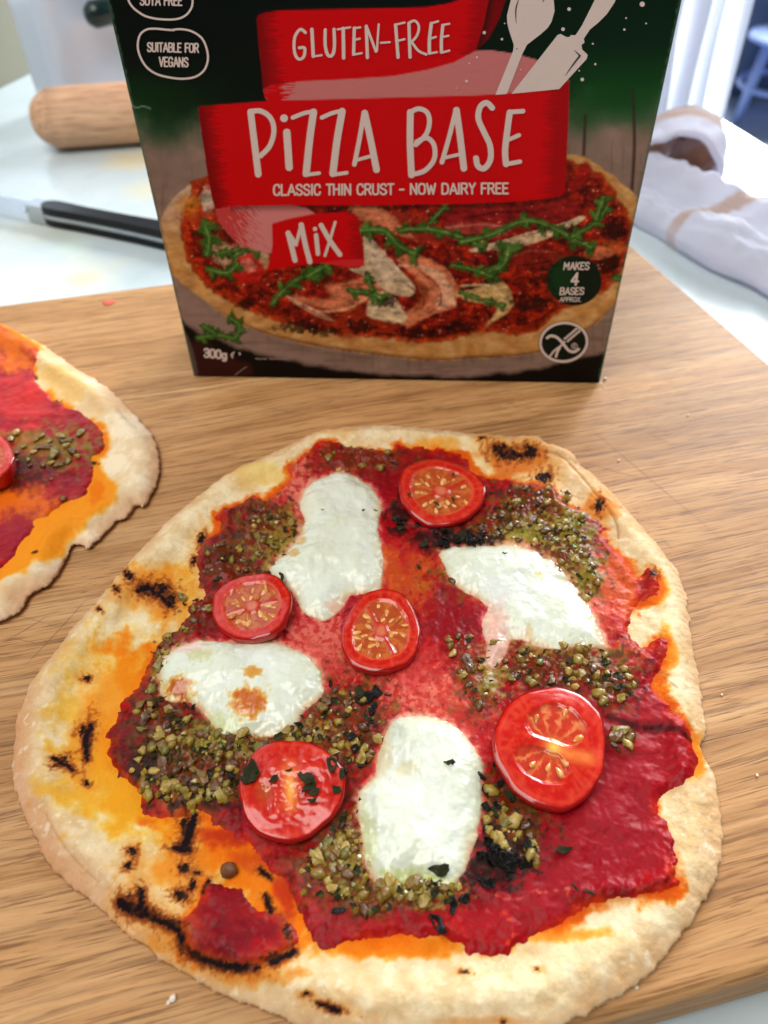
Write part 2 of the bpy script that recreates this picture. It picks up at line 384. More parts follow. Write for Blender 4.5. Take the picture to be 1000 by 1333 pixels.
outline = [(200,697),(242,658),(296,617),(354,590),(392,572),(424,559),(488,554),(520,556),(546,557),(612,564),(665,569),(700,570),(712,578),(744,588),(756,606),(788,632),(832,681),(876,734),(892,769),(900,822),(905,856),(912,896),(915,920),(921,950),(914,972),(922,992),(936,1028),(940,1080),(935,1140),(915,1172),(904,1196),(868,1242),(842,1272),(806,1298),(771,1316),(736,1333),(690,1346),(620,1356),(540,1357),(470,1352),(430,1345),(384,1333),(330,1309),(285,1293),(240,1268),(195,1237),(150,1205),(130,1183),(96,1155),(65,1128),(42,1085),(23,1043),(16,1005),(17,966),(27,924),(42,885),(73,847),(92,820),(130,778),(165,735)]
pz = Pizza(outline, .00034, 21)
PX, PY = pz.px()
pizza = empty('pizza', (0, 0, 0), label='whole baked thin-crust pizza with mozzarella, cherry tomatoes and pesto in the foreground', cat='pizza')
sauce_main = [(376,625),(379,607),(400,592),(421,578),(456,582),(507,588),(515,578),(537,582),(590,588),(612,606),(625,619),(656,624),(678,628),(718,632),(735,656),(766,668),(784,681),(792,703),(814,729),(832,751),(845,746),(856,752),(856,770),(844,780),(828,791),(819,817),(826,838),(846,846),(852,838),(866,838),(863,866),(850,892),(892,948),(908,976),(906,996),(892,1020),(862,1040),(858,1060),(872,1080),(878,1146),(868,1162),(832,1168),(784,1172),(752,1186),(720,1204),(692,1220),(660,1243),(624,1242),(600,1228),(555,1219),(510,1217),(465,1223),(430,1236),(405,1230),(393,1201),(388,1178),(375,1153),(350,1125),(316,1099),(290,1078),(250,1055),(232,1060),(185,1066),(181,1035),(158,1012),(138,970),(150,935),(173,897),(192,866),(208,835),(235,812),(262,775),(254,735),(262,705),(286,690),(284,668),(310,656),(330,643),(344,652),(360,640)]
sauce_low = [(267,1147),(290,1152),(318,1160),(330,1178),(350,1182),(368,1192),(384,1205),(381,1232),(352,1255),(330,1265),(285,1257),(240,1240),(236,1206),(250,1187),(258,1165)]
sm = np.maximum(sdf(spline(G(sauce_main, .0035), 3), pz.X, pz.Y, .006), sdf(spline(G(sauce_low, .0035), 3), pz.X, pz.Y, .006))
rag = fbm(pz.X*150, pz.Y*150, 31, 5, .6)
S = sm+.0012*rag+.00025*fbm(pz.X*520, pz.Y*520, 37, 3, .6)
pz.S = S
lump = fbm(pz.X*120, pz.Y*120, 33, 4); fine = fbm(pz.X*520, pz.Y*520, 35, 3)
# crust colouring: flour-pale dough, browner rim, oil stains, char
cv = Canvas(PX, PY, lin(224, 200, 156))
n1 = fbm(pz.X*45, pz.Y*45, 41, 5, .6); n2 = fbm(pz.X*300, pz.Y*300, 43, 4, .6)
cv.blend(sstep(-.1, .7, n1+.3*n2), lin(232, 212, 170)); n4 = fbm(pz.X*130, pz.Y*130, 44, 4, .65); cv.blend(.7*sstep(.05, .7, n4), lin(236, 220, 184)); cv.blend(.6*sstep(.1, .8, -n4), lin(206, 172, 120)); cv.blend(.6*sstep(.0, .9, -n1+.3*n2), lin(214, 176, 118))
rim = sstep(.0075, .0005, pz.D+.002*n1)
cv.blend(.62*rim, lin(202, 152, 104))
left = sstep(300, 60, PX)*sstep(800, 1000, PY); cv.blend(.5*left*sstep(.011, .001, pz.D), lin(196, 132, 96))
tr = sstep(640, 760, PX)*sstep(800, 620, PY); cv.blend(.65*tr*sstep(-.2, .6, n2*.5+n1*.5+.25), lin(216, 158, 98))
cv.blend(.5*sstep(.35, .9, n2)*sstep(.5, -.3, n1), lin(244, 232, 206))
cv.geo = True; OR = lin(226, 108, 6); OY = lin(226, 152, 26)
band = sstep(-.0024, -.0004, S+.0013*n1)                     # oil that soaked out round the sauce
wside = np.clip(sstep(300, 180, PX)+sstep(1100, 1190, PY)*sstep(760, 560, PX)+.0, 0, 1); cv.blend(.95*band*sstep(.1-.6*wside, .5-.4*wside, n1+.25*n2), OR)
film = sstep(-.0026, .0004, S+.0010*n2+.0010*n1); cv.blend(.85*film*sstep(-.6, .2, n1), lin(206, 78, 14))
for x, y, rx, ry, c, op in [(172,905,48,66,OR,.95),(130,965,36,50,OR,.6),(150,930,70,90,OY,.45),(205,1045,70,42,OY,.9),(150,1010,75,60,OY,.6),(230,860,30,40,OR,.8),(330,1110,70,50,OR,.9),(370,1180,40,60,OR,.95),(285,1090,55,30,OR,.8),(206,768,40,30,OR,.6),(236,760,24,30,OY,.4),
      (665,602,36,16,lin(200,84,20),.7),(560,582,30,8,OR,.4),(780,662,24,16,lin(206,110,36),.7),(500,1228,120,16,OR,.85),(230,1215,45,18,lin(206,122,40),.8),(330,1272,60,12,lin(206,122,40),.8),(205,1130,44,24,lin(226,160,70),.45),(240,1130,36,30,OR,.5),(720,1215,60,10,OR,.5),(905,985,12,30,OR,.7),(300,1086,44,14,lin(176,40,14),.8),(372,1165,12,36,lin(176,40,14),.8),(340,1120,40,12,lin(190,60,16),.6),(868,850,12,22,OR,.7),(440,562,30,8,lin(216,160,90),.4),(330,615,40,14,lin(222,180,84),.5),(852,770,14,24,OR,.5),(640,1330,60,5,lin(190,100,40),.3),(170,780,30,16,lin(214,150,70),.5),(130,900,30,40,lin(232,180,110),.4)]:
    cv.spot(x, y, rx, ry, c, op, (.55, 34), .45, seed=int(x))
for p, wd in [([(700,588),(735,600),(770,640),(800,680),(806,700)], 1.6), ([(735,640),(760,650)], 1.2), ([(60,1060),(90,1110),(130,1150)], 1.2), ([(848,870),(880,900)], 1)]:
    cv.line(p, wd, lin(150, 98, 56), 1.2, .55)
CH = lin(26, 10, 8)
chars = [(114,962,7,26,.2),(108,950,9,9,0),(80,990,13,6,-.6),(92,1000,8,5,.5),(112,881,7,4,0),(112,1018,7,4,.3),(243,1082,9,28,-.2),(234,1102,14,7,0),(172,1108,8,8,0),(168,1128,6,9,.5),(240,1130,10,8,0),(256,1136,7,4,0),(236,1165,12,10,.5),(250,1152,6,10,.3),(172,1178,14,14,0),(184,1166,6,12,.2),(200,1192,24,9,.5),(228,1206,22,9,.2),(238,1232,9,14,0),(262,1250,28,7,.5),(300,1262,30,6,.15),(192,770,16,9,.3),(212,768,16,11,.2),(222,782,8,12,.2),(168,752,14,6,.9),(152,770,9,4,.9),(130,795,6,3,.8),(663,592,22,9,.1),(690,590,12,7,.3),(650,586,10,5,0),(708,620,11,9,0),(627,574,6,4,0),(780,660,6,10,.2),(848,752,6,6,.1),(430,1312,20,4,.25),(400,1296,6,3,0),(345,1138,10,4,.4),(350,1178,5,11,-.6),(375,1215,6,16,-.3),(360,1248,18,7,-.3),(262,700,5,9,.2),(252,728,4,8,.2),(655,1330,4,3,0),(700,1262,4,3,0),(605,1266,7,3,0),(230,1050,8,6,0),(215,1040,10,6,.3)]
def burn(c):
    for x, y, rx, ry, r in chars:
        c.spot(x, y, rx*2., ry*2., lin(206, 130, 50), .4, (.5, 14), .8, r, int(x)); c.spot(x, y, rx*1.2, ry*1.2, lin(130, 56, 12), .6, (.9, 7), .4, r, int(x+y)); c.spot(x, y, rx*.75, ry*.75, CH, .97, (.65, 5), .16, r, int(x+y))
burn(cv)
STROKES = [([(157,1176),(170,1184),(190,1192),(214,1203),(234,1214),(241,1232),(262,1249),(300,1260),(336,1262)], 10), ([(158,1176),(172,1184),(188,1190)], 17), ([(186,1164),(186,1178),(178,1186)], 9), ([(252,1062),(246,1084),(238,1104)], 13), ([(228,1104),(246,1106)], 8), ([(118,944),(110,962),(113,986)], 8), ([(182,770),(196,766),(204,776)], 8), ([(214,766),(208,774),(220,786)], 7), ([(356,1256),(372,1247),(382,1240)], 11), ([(338,1132),(352,1142)], 6), ([(346,1166),(352,1186)], 7), ([(642,584),(654,592),(664,588),(680,596)], 3.5), ([(416,1308),(440,1318)], 6), ([(70,988),(92,998)], 6), ([(272,1146),(264,1162)], 6)]
def strokes(c):
    for p_, wd in STROKES: c.line(p_, wd*1.5, lin(120, 50, 14), 2, .6, nz=(4, 9)); c.line(p_, wd*.8, lin(20, 8, 12), .8, .98, nz=(2.6, 5))
strokes(cv)
pz.Z += .0005*np.exp(-(ldist(G([(700,588),(735,600),(770,640),(800,680),(806,700)], .0035), pz.X, pz.Y, .004)/.0008)**2)*-1.2
pz.Z += .0012*sstep(-.001, .0016, sdf(spline(G([(675,566),(705,568),(735,585),(760,608),(745,602),(715,590),(690,584)], .0035), 3), pz.X, pz.Y, .005))
pz.crust('crust', cv.C, crust_m, pizza)
M1 = [(392,646),(408,626),(443,614),(469,622),(488,639),(498,658),(493,684),(499,719),(498,748),(491,770),(456,775),(443,793),(421,807),(394,796),(379,770),(352,748),(358,732),(379,710),(396,681),(391,663)]
M2 = [(572,716),(594,711),(643,706),(678,709),(704,720),(731,742),(755,769),(773,800),(790,843),(762,842),(726,847),(696,841),(669,832),(660,848),(645,868),(632,862),(634,844),(628,822),(628,804),(634,790),(612,773),(590,758),(579,738)]
M3 = [(206,872),(219,847),(246,837),(269,834),(316,836),(352,834),(388,847),(411,865),(421,886),(418,908),(399,922),(384,944),(352,958),(316,957),(291,958),(279,948),(265,930),(246,914),(216,912),(207,894)]
M4 = [(518,935),(554,932),(586,942),(611,962),(630,996),(627,1016),(629,1045),(622,1084),(611,1120),(597,1146),(588,1158),(561,1152),(539,1145),(514,1155),(489,1149),(475,1124),(471,1088),(464,1059),(467,1030),(485,1010),(492,980),(503,951)]
# sauce sheet
th = .0010*sstep(-.0004, .0028, S)*(1+.6*lump)+.00007*fine-.00035*sstep(.0006, -.0008, S)
SR = lin(150, 4, 14)
sv = Canvas(PX, PY, SR); sv.geo = True
big = fbm(pz.X*38, pz.Y*38, 39, 4, .6)
sv.blend(.7*sstep(-.1, .6, big), lin(186, 22, 14)); sv.blend(.6*sstep(.0, .7, -big), lin(132, 4, 26)); sv.blend(.45*sstep(.1, .8, lump), lin(196, 36, 22)); sv.blend(.45*sstep(0, .8, -lump), lin(104, 2, 12))
# where pesto, cheese water or bare dough show through the sauce
wet = lin(212, 84, 66); PE = lin(118, 100, 20); PB = lin(92, 50, 14); PU = lin(84, 12, 22)
for x, y, rx, ry, c, op in [(420,840,50,36,wet,.75),(550,900,60,34,wet,.8),(600,930,36,40,lin(210,70,52),.7),(350,640,40,30,wet,.8),(385,640,22,40,wet,.8),(470,745,40,30,lin(214,60,50),.7),(380,870,60,30,lin(220,90,76),.6),(530,850,46,40,lin(200,56,50),.6),
      (535,755,44,36,lin(206,98,26),.85),(620,735,18,26,lin(200,90,30),.6),(600,770,40,16,lin(206,110,44),.75),(570,700,40,16,lin(90,10,14),.7),(585,800,28,40,lin(120,8,18),.7),(795,760,36,44,lin(224,112,34),.85),(775,790,22,44,lin(226,100,70),.7),(810,860,30,22,lin(216,104,40),.7),(655,610,40,14,lin(206,90,40),.4),
      (830,1010,80,110,lin(142,4,26),.6),(780,1120,90,60,lin(138,4,24),.6),(680,1180,80,40,lin(150,14,26),.5),(450,1190,70,30,lin(156,18,26),.5),(165,970,22,34,PU,.85),(310,1195,70,50,lin(108,12,24),.8),(280,1225,40,25,PU,.6),(820,950,50,12,lin(110,10,20),.5),
      (400,1155,40,40,lin(190,50,36),.5),(330,700,50,40,lin(110,20,20),.6),(510,610,80,30,lin(120,14,20),.6),(720,650,40,30,PB,.5)]:
    sv.spot(x, y, rx, ry, c, op, (.6, 26), .45, seed=int(x+3)); sv.spot(x, y, rx*.95, ry*.95, c*.35+SR*.65, op*.8, (1.6, 11), .3, seed=int(x+9))
    if c is wet: sv.spot(x, y, rx*.9, ry*.9, lin(226, 150, 126), .6, (1.7, 8), .25, seed=int(x+19))
pesto = [(702,672,58,40,84,0,.8),(738,722,36,38,46,.1,.75),(765,760,16,18,8,0,.6),(240,1000,66,52,120,1,.9),(215,930,34,52,40,.9,.85),(300,990,60,40,50,.8,.8),(345,955,60,18,24,.4,.7),(435,950,58,50,66,.4,.6),(430,1125,50,46,44,.4,.5),(480,1168,44,22,26,.1,.6),(556,1160,42,18,30,0,.8),(730,868,70,32,60,.1,.7),(800,895,28,26,20,.2,.6),(810,962,17,17,14,0,.3),(625,885,24,42,18,.2,.5),(597,838,14,16,6,0,.1),(668,1062,36,52,44,.6,.8),(345,700,44,36,34,.5,.75),(290,735,36,26,18,.7,.6),(470,598,60,16,14,.3,.4),(215,850,22,24,16,.5,.6),(690,1112,14,10,4,0,.2),(460,1090,26,60,20,.3,.5),(250,800,30,30,16,.6,.5),(650,750,60,24,16,0,.6),(640,690,40,18,10,0,.4)]
for x, y, rx, ry, n, br, op in pesto:
    sv.spot(x, y, rx, ry, PE*(1-br)+PB*br, op*.85, (1.2, 18), .45, seed=int(x+y)); sv.spot(x, y, rx*.8, ry*.8, lin(140, 130, 40)*(1-br)+lin(104, 64, 20)*br, op*.6, (1.4, 15), .4, seed=int(x*2)); sv.spot(x, y, rx*.9, ry*.9, lin(34, 28, 10), op*.5, (1.5, 11), .3, seed=int(x*3)); sv.spot(x, y, rx*.7, ry*.7, lin(140, 30, 14), op*.6, (1.5, 14), .3, seed=int(x*5))
for x, y, rx, ry in [(652,712,34,14),(690,695,30,16),(540,1150,44,12),(268,965,24,18),(450,1125,24,30),(370,715,34,34),(720,842,56,12),(760,745,20,22),(300,975,40,12),(215,870,16,24),(400,950,24,12),(745,690,30,24),(560,1168,40,12),(640,880,16,24)]:
    sv.spot(x, y, rx, ry, lin(146, 148, 52), .7, (1.0, 9), .4, seed=int(x))
for Pm in (M1, M2, M3, M4): sv.poly(Pm, lin(222, 150, 120), 9, .8, (7, 15)); sv.poly(Pm, lin(226, 190, 160), 5, .7, (6, 9))
burn(sv); strokes(sv)
for x, y, rx, ry in [(655,1120,34,30),(620,1140,18,16),(590,703,46,12),(525,672,16,22),(260,1040,30,20),(190,1000,20,20)]:
    sv.spot(x, y, rx, ry, lin(40, 20, 14), .8, (.9, 12), .4, seed=int(y))
for p_, wd, c in [([(655,1186),(664,1200),(668,1216),(660,1230)], 2.4, lin(206,70,20)), ([(738,1160),(742,1176),(756,1184)], 2.2, lin(200,80,40)), ([(700,1162),(726,1160),(740,1158)], 1.8, lin(206,110,80)), ([(640,1166),(672,1170),(700,1158)], 2, lin(196,90,70))]: sv.line(p_, wd, c, 1.5, .8, nz=(2.5, 8))
sv.line([(792,934),(830,946),(870,952),(906,968)], 5, lin(56, 2, 8), 3, .8, nz=(2, 12)); sv.line([(745,1172),(800,1166),(850,1160),(872,1146)], 7, lin(92, 2, 10), 4, .7, nz=(2, 12))
sv.blend(.75*sstep(.0040, -.0004, S+.0014*n2+.0012*n1)*sstep(-.5, .3, n1+.2*big), lin(204, 62, 8))
wk = worley(pz.X*520, pz.Y*520, 3); pm = np.zeros(pz.X.shape)
for x, y, rx, ry, n, br, op in pesto: pm = np.maximum(pm, sstep(1.1, .5, np.sqrt(((PX-x)/rx)**2+((PY-y)/ry)**2)))
th = th+pm*(.0004*lump+.00012*(1-sstep(.15, .75, wk))+.0004)
for p_, wd, hh_ in [([(752,1170),(800,1162),(850,1156),(872,1140),(874,1100)], .0022, .0009), ([(288,680),(312,668),(330,655),(342,660)], .003, .0014), ([(382,610),(410,592),(440,588),(500,598)], .003, .0008), ([(792,940),(830,952),(870,958),(906,974)], .0012, -.0004), ([(846,752),(850,768)], .002, .0006)]:
    th = th+hh_*np.exp(-(ldist(spline(G(p_, .0035), 4, False), pz.X, pz.Y, .008)/wd)**2)*(1+.4*fine)*(S > 0)
pz.T = np.where(S > -.0012, pz.Z*pz.edge+th, pz.Z*pz.edge)
m = S > -.0011
V = np.stack([pz.X, pz.Y, pz.T+.00004], -1)[m]; Q = grid_quads(m); rough = .42+.16*sstep(-.3, .7, n1)-.22*pm
V, Q, Cc, rr = used(V, Q, sv.C[m], rough[m])
sauce = link('sauce', mesh_np('sauce', V, Q, Cc, attrs={'rough': rr}), sauce_m, pizza)

# mozzarella
blobs = []
def mozz(pts, label, hmax, spots, seed, st=.0003):
    P = spline(G(pts, .0045), 3); blobs.append(P); lo = P.min(0)-.001; hi = P.max(0)+.001
    X, Y = np.meshgrid(np.arange(lo[0], hi[0], st), np.arange(lo[1], hi[1], st))
    d = sdf(P, X, Y, .003)+.0004*fbm(X*300, Y*300, seed, 3)
    e = np.clip(d/.0100, 0, 1); nz = fbm(X*70, Y*70, seed+1, 3); n2 = fbm(X*300, Y*230, seed+2, 4, .6)
    h = hmax*np.clip(1-(1-e)**2, 0, 1)*(.85+.34*nz)+.00013*n2*e
    m = d > -.0004; zb = pz.z(X, Y)
    from_s = zb*(1-.6*e)+.0042*.6*e
    px, py = project(np.stack([X, Y, np.full(X.shape, .005)], -1)); c = Canvas(px, py, lin(222, 228, 212))
    c.blend(.45*sstep(.0, .8, n2*.4+nz), lin(216, 222, 190)); c.blend(.5*sstep(.1, .9, -nz+.4*n2), lin(231, 234, 228))
    c.blend(.6*sstep(.0038, .0002, d+.0018*nz), lin(212, 204, 154)); c.blend(.75*sstep(.0016, -.0003, d+.0009*nz), lin(206, 134, 92))
    c.geo = True
    for x, y, rx, ry, col, op in spots: c.spot(x, y, rx, ry, lin(*col), op, (.5, 12), .4, seed=int(x))
    V = np.stack([X, Y, np.where(d > 0, from_s+h+.0001, zb-.0008)], -1)[m]; Q = grid_quads(m); V, Q, Cc = used(V, Q, c.C[m])
    o = link('mozzarella', mesh_np('mozzarella', V, Q, Cc), cheese_m, pizza); o['label'] = label; return o
pk = (228, 150, 132)
mozz(M1, 'melted mozzarella lump beside the topmost tomato slice', .0032, [(393,704,7,5,(206,160,90),.6),(380,722,9,7,(206,150,80),.6),(440,790,14,10,(236,170,140),.5),(400,660,12,20,(222,220,196),.6)], 61)
mozz(M2, 'lozenge of melted mozzarella with a runny tail, at right', .0030, [(645,840,20,34,(226,168,150),.75),(640,800,16,20,(230,180,160),.6),(705,752,7,5,(214,196,130),.6),(688,824,5,10,(224,180,120),.5),(660,770,30,20,(222,226,226),.5)], 62)
mozz(M3, 'mozzarella lump with browned orange patches, at left', .0030, [(325,918,24,19,(218,140,50),.8),(325,918,18,14,(190,92,14),.9),(330,878,11,7,(212,140,50),.8),(232,898,18,15,(206,130,40),.8),(232,898,13,11,(180,84,14),.9),(262,855,18,9,(176,170,90),.4),(245,842,24,8,(236,190,180),.5),(280,945,26,14,(196,200,140),.6)], 63)
mozz(M4, 'tall white mozzarella lump near the front of the pizza', .0036, [(528,1005,14,10,(214,204,160),.6),(540,1145,40,12,(176,186,104),.6),(478,1100,12,40,(186,190,130),.5),(500,985,10,20,(216,200,160),.6)], 64)

# ------------------------------------------------------------------ tomato halves
flesh_m = attr_mat('tomato_flesh', .17, 700, .12, .13, .0004, 350, Subsurface_Weight=.25, Subsurface_Radius=(1., .25, .12), Subsurface_Scale=.002, Specular_IOR_Level=.5, Coat_Weight=.15, Coat_Roughness=.1)
skin_m = plain('tomato_skin', (.50, .006, .004), .22, 120, .06, .15, Coat_Weight=.2, Coat_Roughness=.1, Subsurface_Weight=.15, Subsurface_Radius=(1., .2, .1), Subsurface_Scale=.002)
t = NT('tomato_seed'); t.l(t.ramp(t.n('ShaderNodeObjectInfo').outputs['Random'], (0, tuple(lin(190, 96, 36))), (.5, tuple(lin(220, 146, 66))), (1, tuple(lin(232, 180, 108)))), t.b.inputs['Base Color']); t.set(Roughness=.2, Coat_Weight=.4); seed_m = t.m
def seed_mesh():
    V = []; nu, nv = 7, 8
    for i in range(nu):
        a = math.pi*i/(nu-1); x = -math.cos(a); r = math.sin(a)*(.62-.26*x)
        for k in range(nv): q = 2*math.pi*k/nv; V.append((x*.0011, r*math.cos(q)*.00105, r*math.sin(q)*.0006))
    return mesh_np('seed', V, surf(nu, nv, True))
SEED = seed_mesh(); SEED.materials.append(seed_m)
tomato_faces = []
def tomato(cx, cy, a, b, label, style, tilt=(0, 0), zf=.0080, rot=0., parent_pz=None, seed=0, zb=.003):
    n = 96; q = np.arange(n)*2*math.pi/n
    wob = 1+.045*np.sin(2*q+seed)+.035*np.sin(3*q+seed*2.1)+.010*np.sin(7*q+seed)+.006*np.sin(13*q+seed*3)
    X = ground(cx+a*np.cos(q)*wob, cy+b*np.sin(q)*wob, zf)[:, :2]; c = ground(cx, cy, zf)[:2]
    rel = X-c; R = np.hypot(rel[:, 0], rel[:, 1]); A = np.arctan2(rel[:, 1], rel[:, 0]); o_ = np.argsort(A); A = A[o_]; R = R[o_]
    th = np.linspace(-math.pi, math.pi, n, endpoint=False); R = np.interp(th, A, R, period=2*math.pi); R0 = R.mean()
    tomato_faces.append((c, R.max()))
    root = empty('tomato_half', (c[0], c[1], zf), label=label, cat='tomato', group='halved cherry tomatoes on the pizzas')
    root.rotation_euler = (tilt[0], tilt[1], 0)
    # cut face
    nr = 46; rho = np.linspace(0, 1, nr); P, T = np.meshgrid(rho, th, indexing='ij'); Rm = np.broadcast_to(R, P.shape)
    x = P*Rm*np.cos(T); y = P*Rm*np.sin(T); t = T-rot
    nz = fbm(x*500, y*500, seed+5, 4); nz2 = fbm(x*1400, y*1400, seed+6, 3)
    Cc = np.ones(P.shape+(3,))*lin(192, 22, 14); z = .0003*np.sin(np.minimum(P, 1)*math.pi)
    def bl(m, col): 
        nonlocal Cc
        m = np.clip(m, 0, 1)[..., None]; Cc = Cc*(1-m)+np.asarray(col)*m
    fib = fbm(T*16, P*3, seed+9, 3); bl(.5*sstep(-.2, .6, nz), lin(212, 50, 30)); bl(.45*sstep(.0, .7, fib)*sstep(.5, .8, P), lin(224, 84, 56)); bl(sstep(.955, .985, P), lin(150, 8, 5)); bl(.35*np.exp(-((P-.9)/.03)**2), lin(220, 76, 50))
    xs_ = P*np.cos(t); ys_ = P*np.sin(t); seeds = []
    if style == 'radial':
        loc = sstep(.76, .66, P+.04*nz)*sstep(.14, .24, P); sep = np.exp(-(ys_/.06)**2)*.8; loc = loc*(1-sep)
        bl(loc, lin(176, 74, 34)); bl(.6*loc*sstep(.1, .6, np.cos(T*9+nz*2)), lin(206, 116, 54)); bl(.8*sstep(.2, .05, P), lin(212, 130, 92))
        bl(.6*np.exp(-((P-.72)/.03)**2), lin(226, 96, 60)); z = z-.0006*loc
        put = []
        for _ in range(400):
            q_ = random.uniform(0, 6.283); r_ = random.uniform(.27, .63); u_, v_ = r_*math.cos(q_), r_*math.sin(q_)
            if abs(v_) < .10 or any(math.hypot(u_-a_, v_-b_) < .135 for a_, b_ in put): continue
            put.append((u_, v_)); seeds.append((r_, q_+rot, q_+rot+math.pi+random.gauss(0, .25)))
            if len(put) >= 21: break
    elif style == 'two':
        l1 = sstep(-.04, .04, .56-np.hypot(xs_/.86*1., (ys_-.34)/.62)+.05*nz)*sstep(.05, .14, ys_); l2 = sstep(-.04, .04, .45-np.hypot((xs_+.1)/1.0, (ys_+.36)/.62)+.05*nz)*sstep(-.06, -.14, ys_)
        loc = np.maximum(l1, l2); bl(loc, lin(186, 52, 30)); bl(.75*loc*sstep(.3, .9, np.cos(np.arctan2(ys_, xs_)*13+nz*1.5))*sstep(.1, .4, P), lin(226, 140, 84))
        core = np.exp(-((ys_+.06*np.sin(xs_*4))/.13)**2)*sstep(-.35, .2, xs_)*sstep(.97, .6, xs_); bl(.85*core, lin(232, 132, 60)); bl(.5*np.exp(-(P/.75)**4)*sstep(-.2, .5, nz), lin(214, 70, 38)); bl(.8*np.exp(-((xs_-.05)**2+ys_**2)/.012), lin(246, 206, 96))
        z = z-.0007*loc
        for k in range(3): seeds.append((.5+.06*(k % 2), rot+.6+k*.8, rot+.6+k*.8+math.pi))
        for k in range(4): seeds.append((.36+.1*(k % 2), rot-.7-k*.42, rot-.7-k*.42+math.pi))
    else:                                                     # smooth centre cut with a pale streak
        bl(.7*sstep(.85, .6, P)*sstep(-.3, .4, nz), lin(206, 50, 32)); core = np.exp(-(xs_/(.13+.06*np.abs(ys_)))**2)*sstep(-.6, -.3, ys_)*sstep(.75, .2, ys_)
        bl(.85*core, lin(236, 128, 60)); bl(.8*np.exp(-((xs_/.07)**2+(ys_/.22)**2)), lin(246, 186, 90)); loc = np.exp(-(((xs_+.52)/.16)**2+(ys_/.24)**2)); bl(.7*loc, lin(170, 80, 30)); z = z-.0006*loc+.0001*nz*sstep(.9, .6, P)
        seeds += [(.5, rot+math.pi, rot+.2), (.55, rot+math.pi-.3, rot+.4)]
    z = z+.0005*P**2*np.sin(2*T+seed*1.7)+.0003*P**3*np.sin(5*T+seed)+.00006*nz-.0003*sstep(.96, 1., P)
    me = mesh_np('flesh', np.stack([x, y, z], -1).reshape(-1, 3), surf(nr, n, True), Cc.reshape(-1, 3))
    f = link('flesh', me, flesh_m, root)
    for r_, q_, o_ in seeds:
        rr = np.interp((q_+math.pi) % (2*math.pi)-math.pi, th, R, period=2*math.pi)*r_; s = link('seed', SEED, None, f, (rr*math.cos(q_), rr*math.sin(q_), -.0002))
        s.location[0] += random.gauss(0, .0003); s.location[1] += random.gauss(0, .0003); s.location[2] -= random.uniform(0, .0004); s.rotation_euler = (random.uniform(-.4, .4), random.uniform(-.3, .3), o_+random.gauss(0, .4)); k = random.uniform(.95, 1.45)*(R0/.0115)**.6; s.scale = (k, k*random.uniform(.75, 1.), k)
    # skin
    dep = zf-zb; prof = [(.988, -.0003), (.998, -.0005), (1.006, -.15*dep), (1.005, -.35*dep), (.97, -.6*dep), (.88, -.85*dep), (.68, -1.05*dep), (.35, -1.15*dep)]
    prof = spline(prof, 3, False); V = []; lift_ = .0005*np.sin(2*th+seed*1.7)+.0003*np.sin(5*th+seed)
    for r_, z_ in prof: V.append(np.stack([R*r_*np.cos(th), R*r_*np.sin(th), z_+lift_*max(0, 1+z_/dep)+.00012*np.sin(17*th+seed)*(1 if -z_ > .0008 else 0)], -1))
    link('skin', mesh_np('skin', np.concatenate(V), surf(len(prof), n, True)[:, ::-1]), skin_m, root)
    return root
tomato(574, 639, 54, 42, 'halved cherry tomato nearest the carton, flecked with herbs', 'radial', (.05, .06), rot=.5, seed=1)
tomato(328, 789, 51, 45, 'small halved cherry tomato at upper left between two mozzarella lumps', 'radial', (0, -.12), rot=.2, seed=2)
tomato(496, 822, 51, 53, 'halved cherry tomato in the middle of the pizza, full of seeds', 'radial', (.03, .05), rot=2.0, seed=3)
tomato(378, 1027, 71, 62, 'halved cherry tomato with dark herb scraps on its cut face', 'smooth', (.06, .0), zf=.0084, rot=.1, seed=4)
tomato(718, 971, 77, 75, 'largest halved cherry tomato, at right with a yellow core', 'two', (.04, .05), zf=.0088, rot=-.35, seed=5)

# ------------------------------------------------------------------ pesto crumbs and herb scraps
t = NT('nut'); oi = t.n('ShaderNodeObjectInfo').outputs['Random']; co = t.obj()
g_ = t.n('ShaderNodeNewGeometry').outputs['Random Per Island']
rnd = t.math('FRACT', t.math('ADD', t.math('MULTIPLY', oi, 3.7), g_))
c_ = t.ramp(rnd, (0, tuple(lin(84, 44, 16))), (.2, tuple(lin(118, 78, 24))), (.4, tuple(lin(146, 116, 34))), (.6, tuple(lin(176, 148, 56))), (.8, tuple(lin(112, 104, 30))), (1, tuple(lin(198, 166, 86))))
c_ = t.mix(.8, c_, t.ramp(t.noise(co, 900, 3), (.35, (.55, .5, .4)), (.65, (1.1, 1.1, 1.05))), 'MULTIPLY')
t.l(c_, t.b.inputs['Base Color']); t.set(Roughness=.26, Coat_Weight=.35, Coat_Roughness=.12); t.bump(t.noise(co, 1200, 3), .3, .0003); nut_m = t.m
herb_m = plain('dark_herb', lin(46, 48, 22), .42, 700, .5, .6, Specular_IOR_Level=.25)
black_m = plain('charred_herb', lin(16, 14, 12), .3, 700, .5, .5, Specular_IOR_Level=.3)
NUTS = []
for k in range(10):
    bm = bmesh.new(); bmesh.ops.create_icosphere(bm, subdivisions=1 if k % 2 else 2, radius=1); r = random.Random(k)
    sx, sy, sz = r.uniform(.8, 1.35), r.uniform(.7, .95), r.uniform(.55, .8)
    for v in bm.verts:
        f = r.uniform(.62, 1.18); v.co = Vector((v.co.x*sx*f, v.co.y*sy*f, v.co.z*sz*f))
    me = bpy.data.meshes.new('nut_crumb'); bm.to_mesh(me); bm.free(); me.materials.append(nut_m)
    for p in me.polygons: p.use_smooth = k % 3 != 0
    NUTS.append(me)
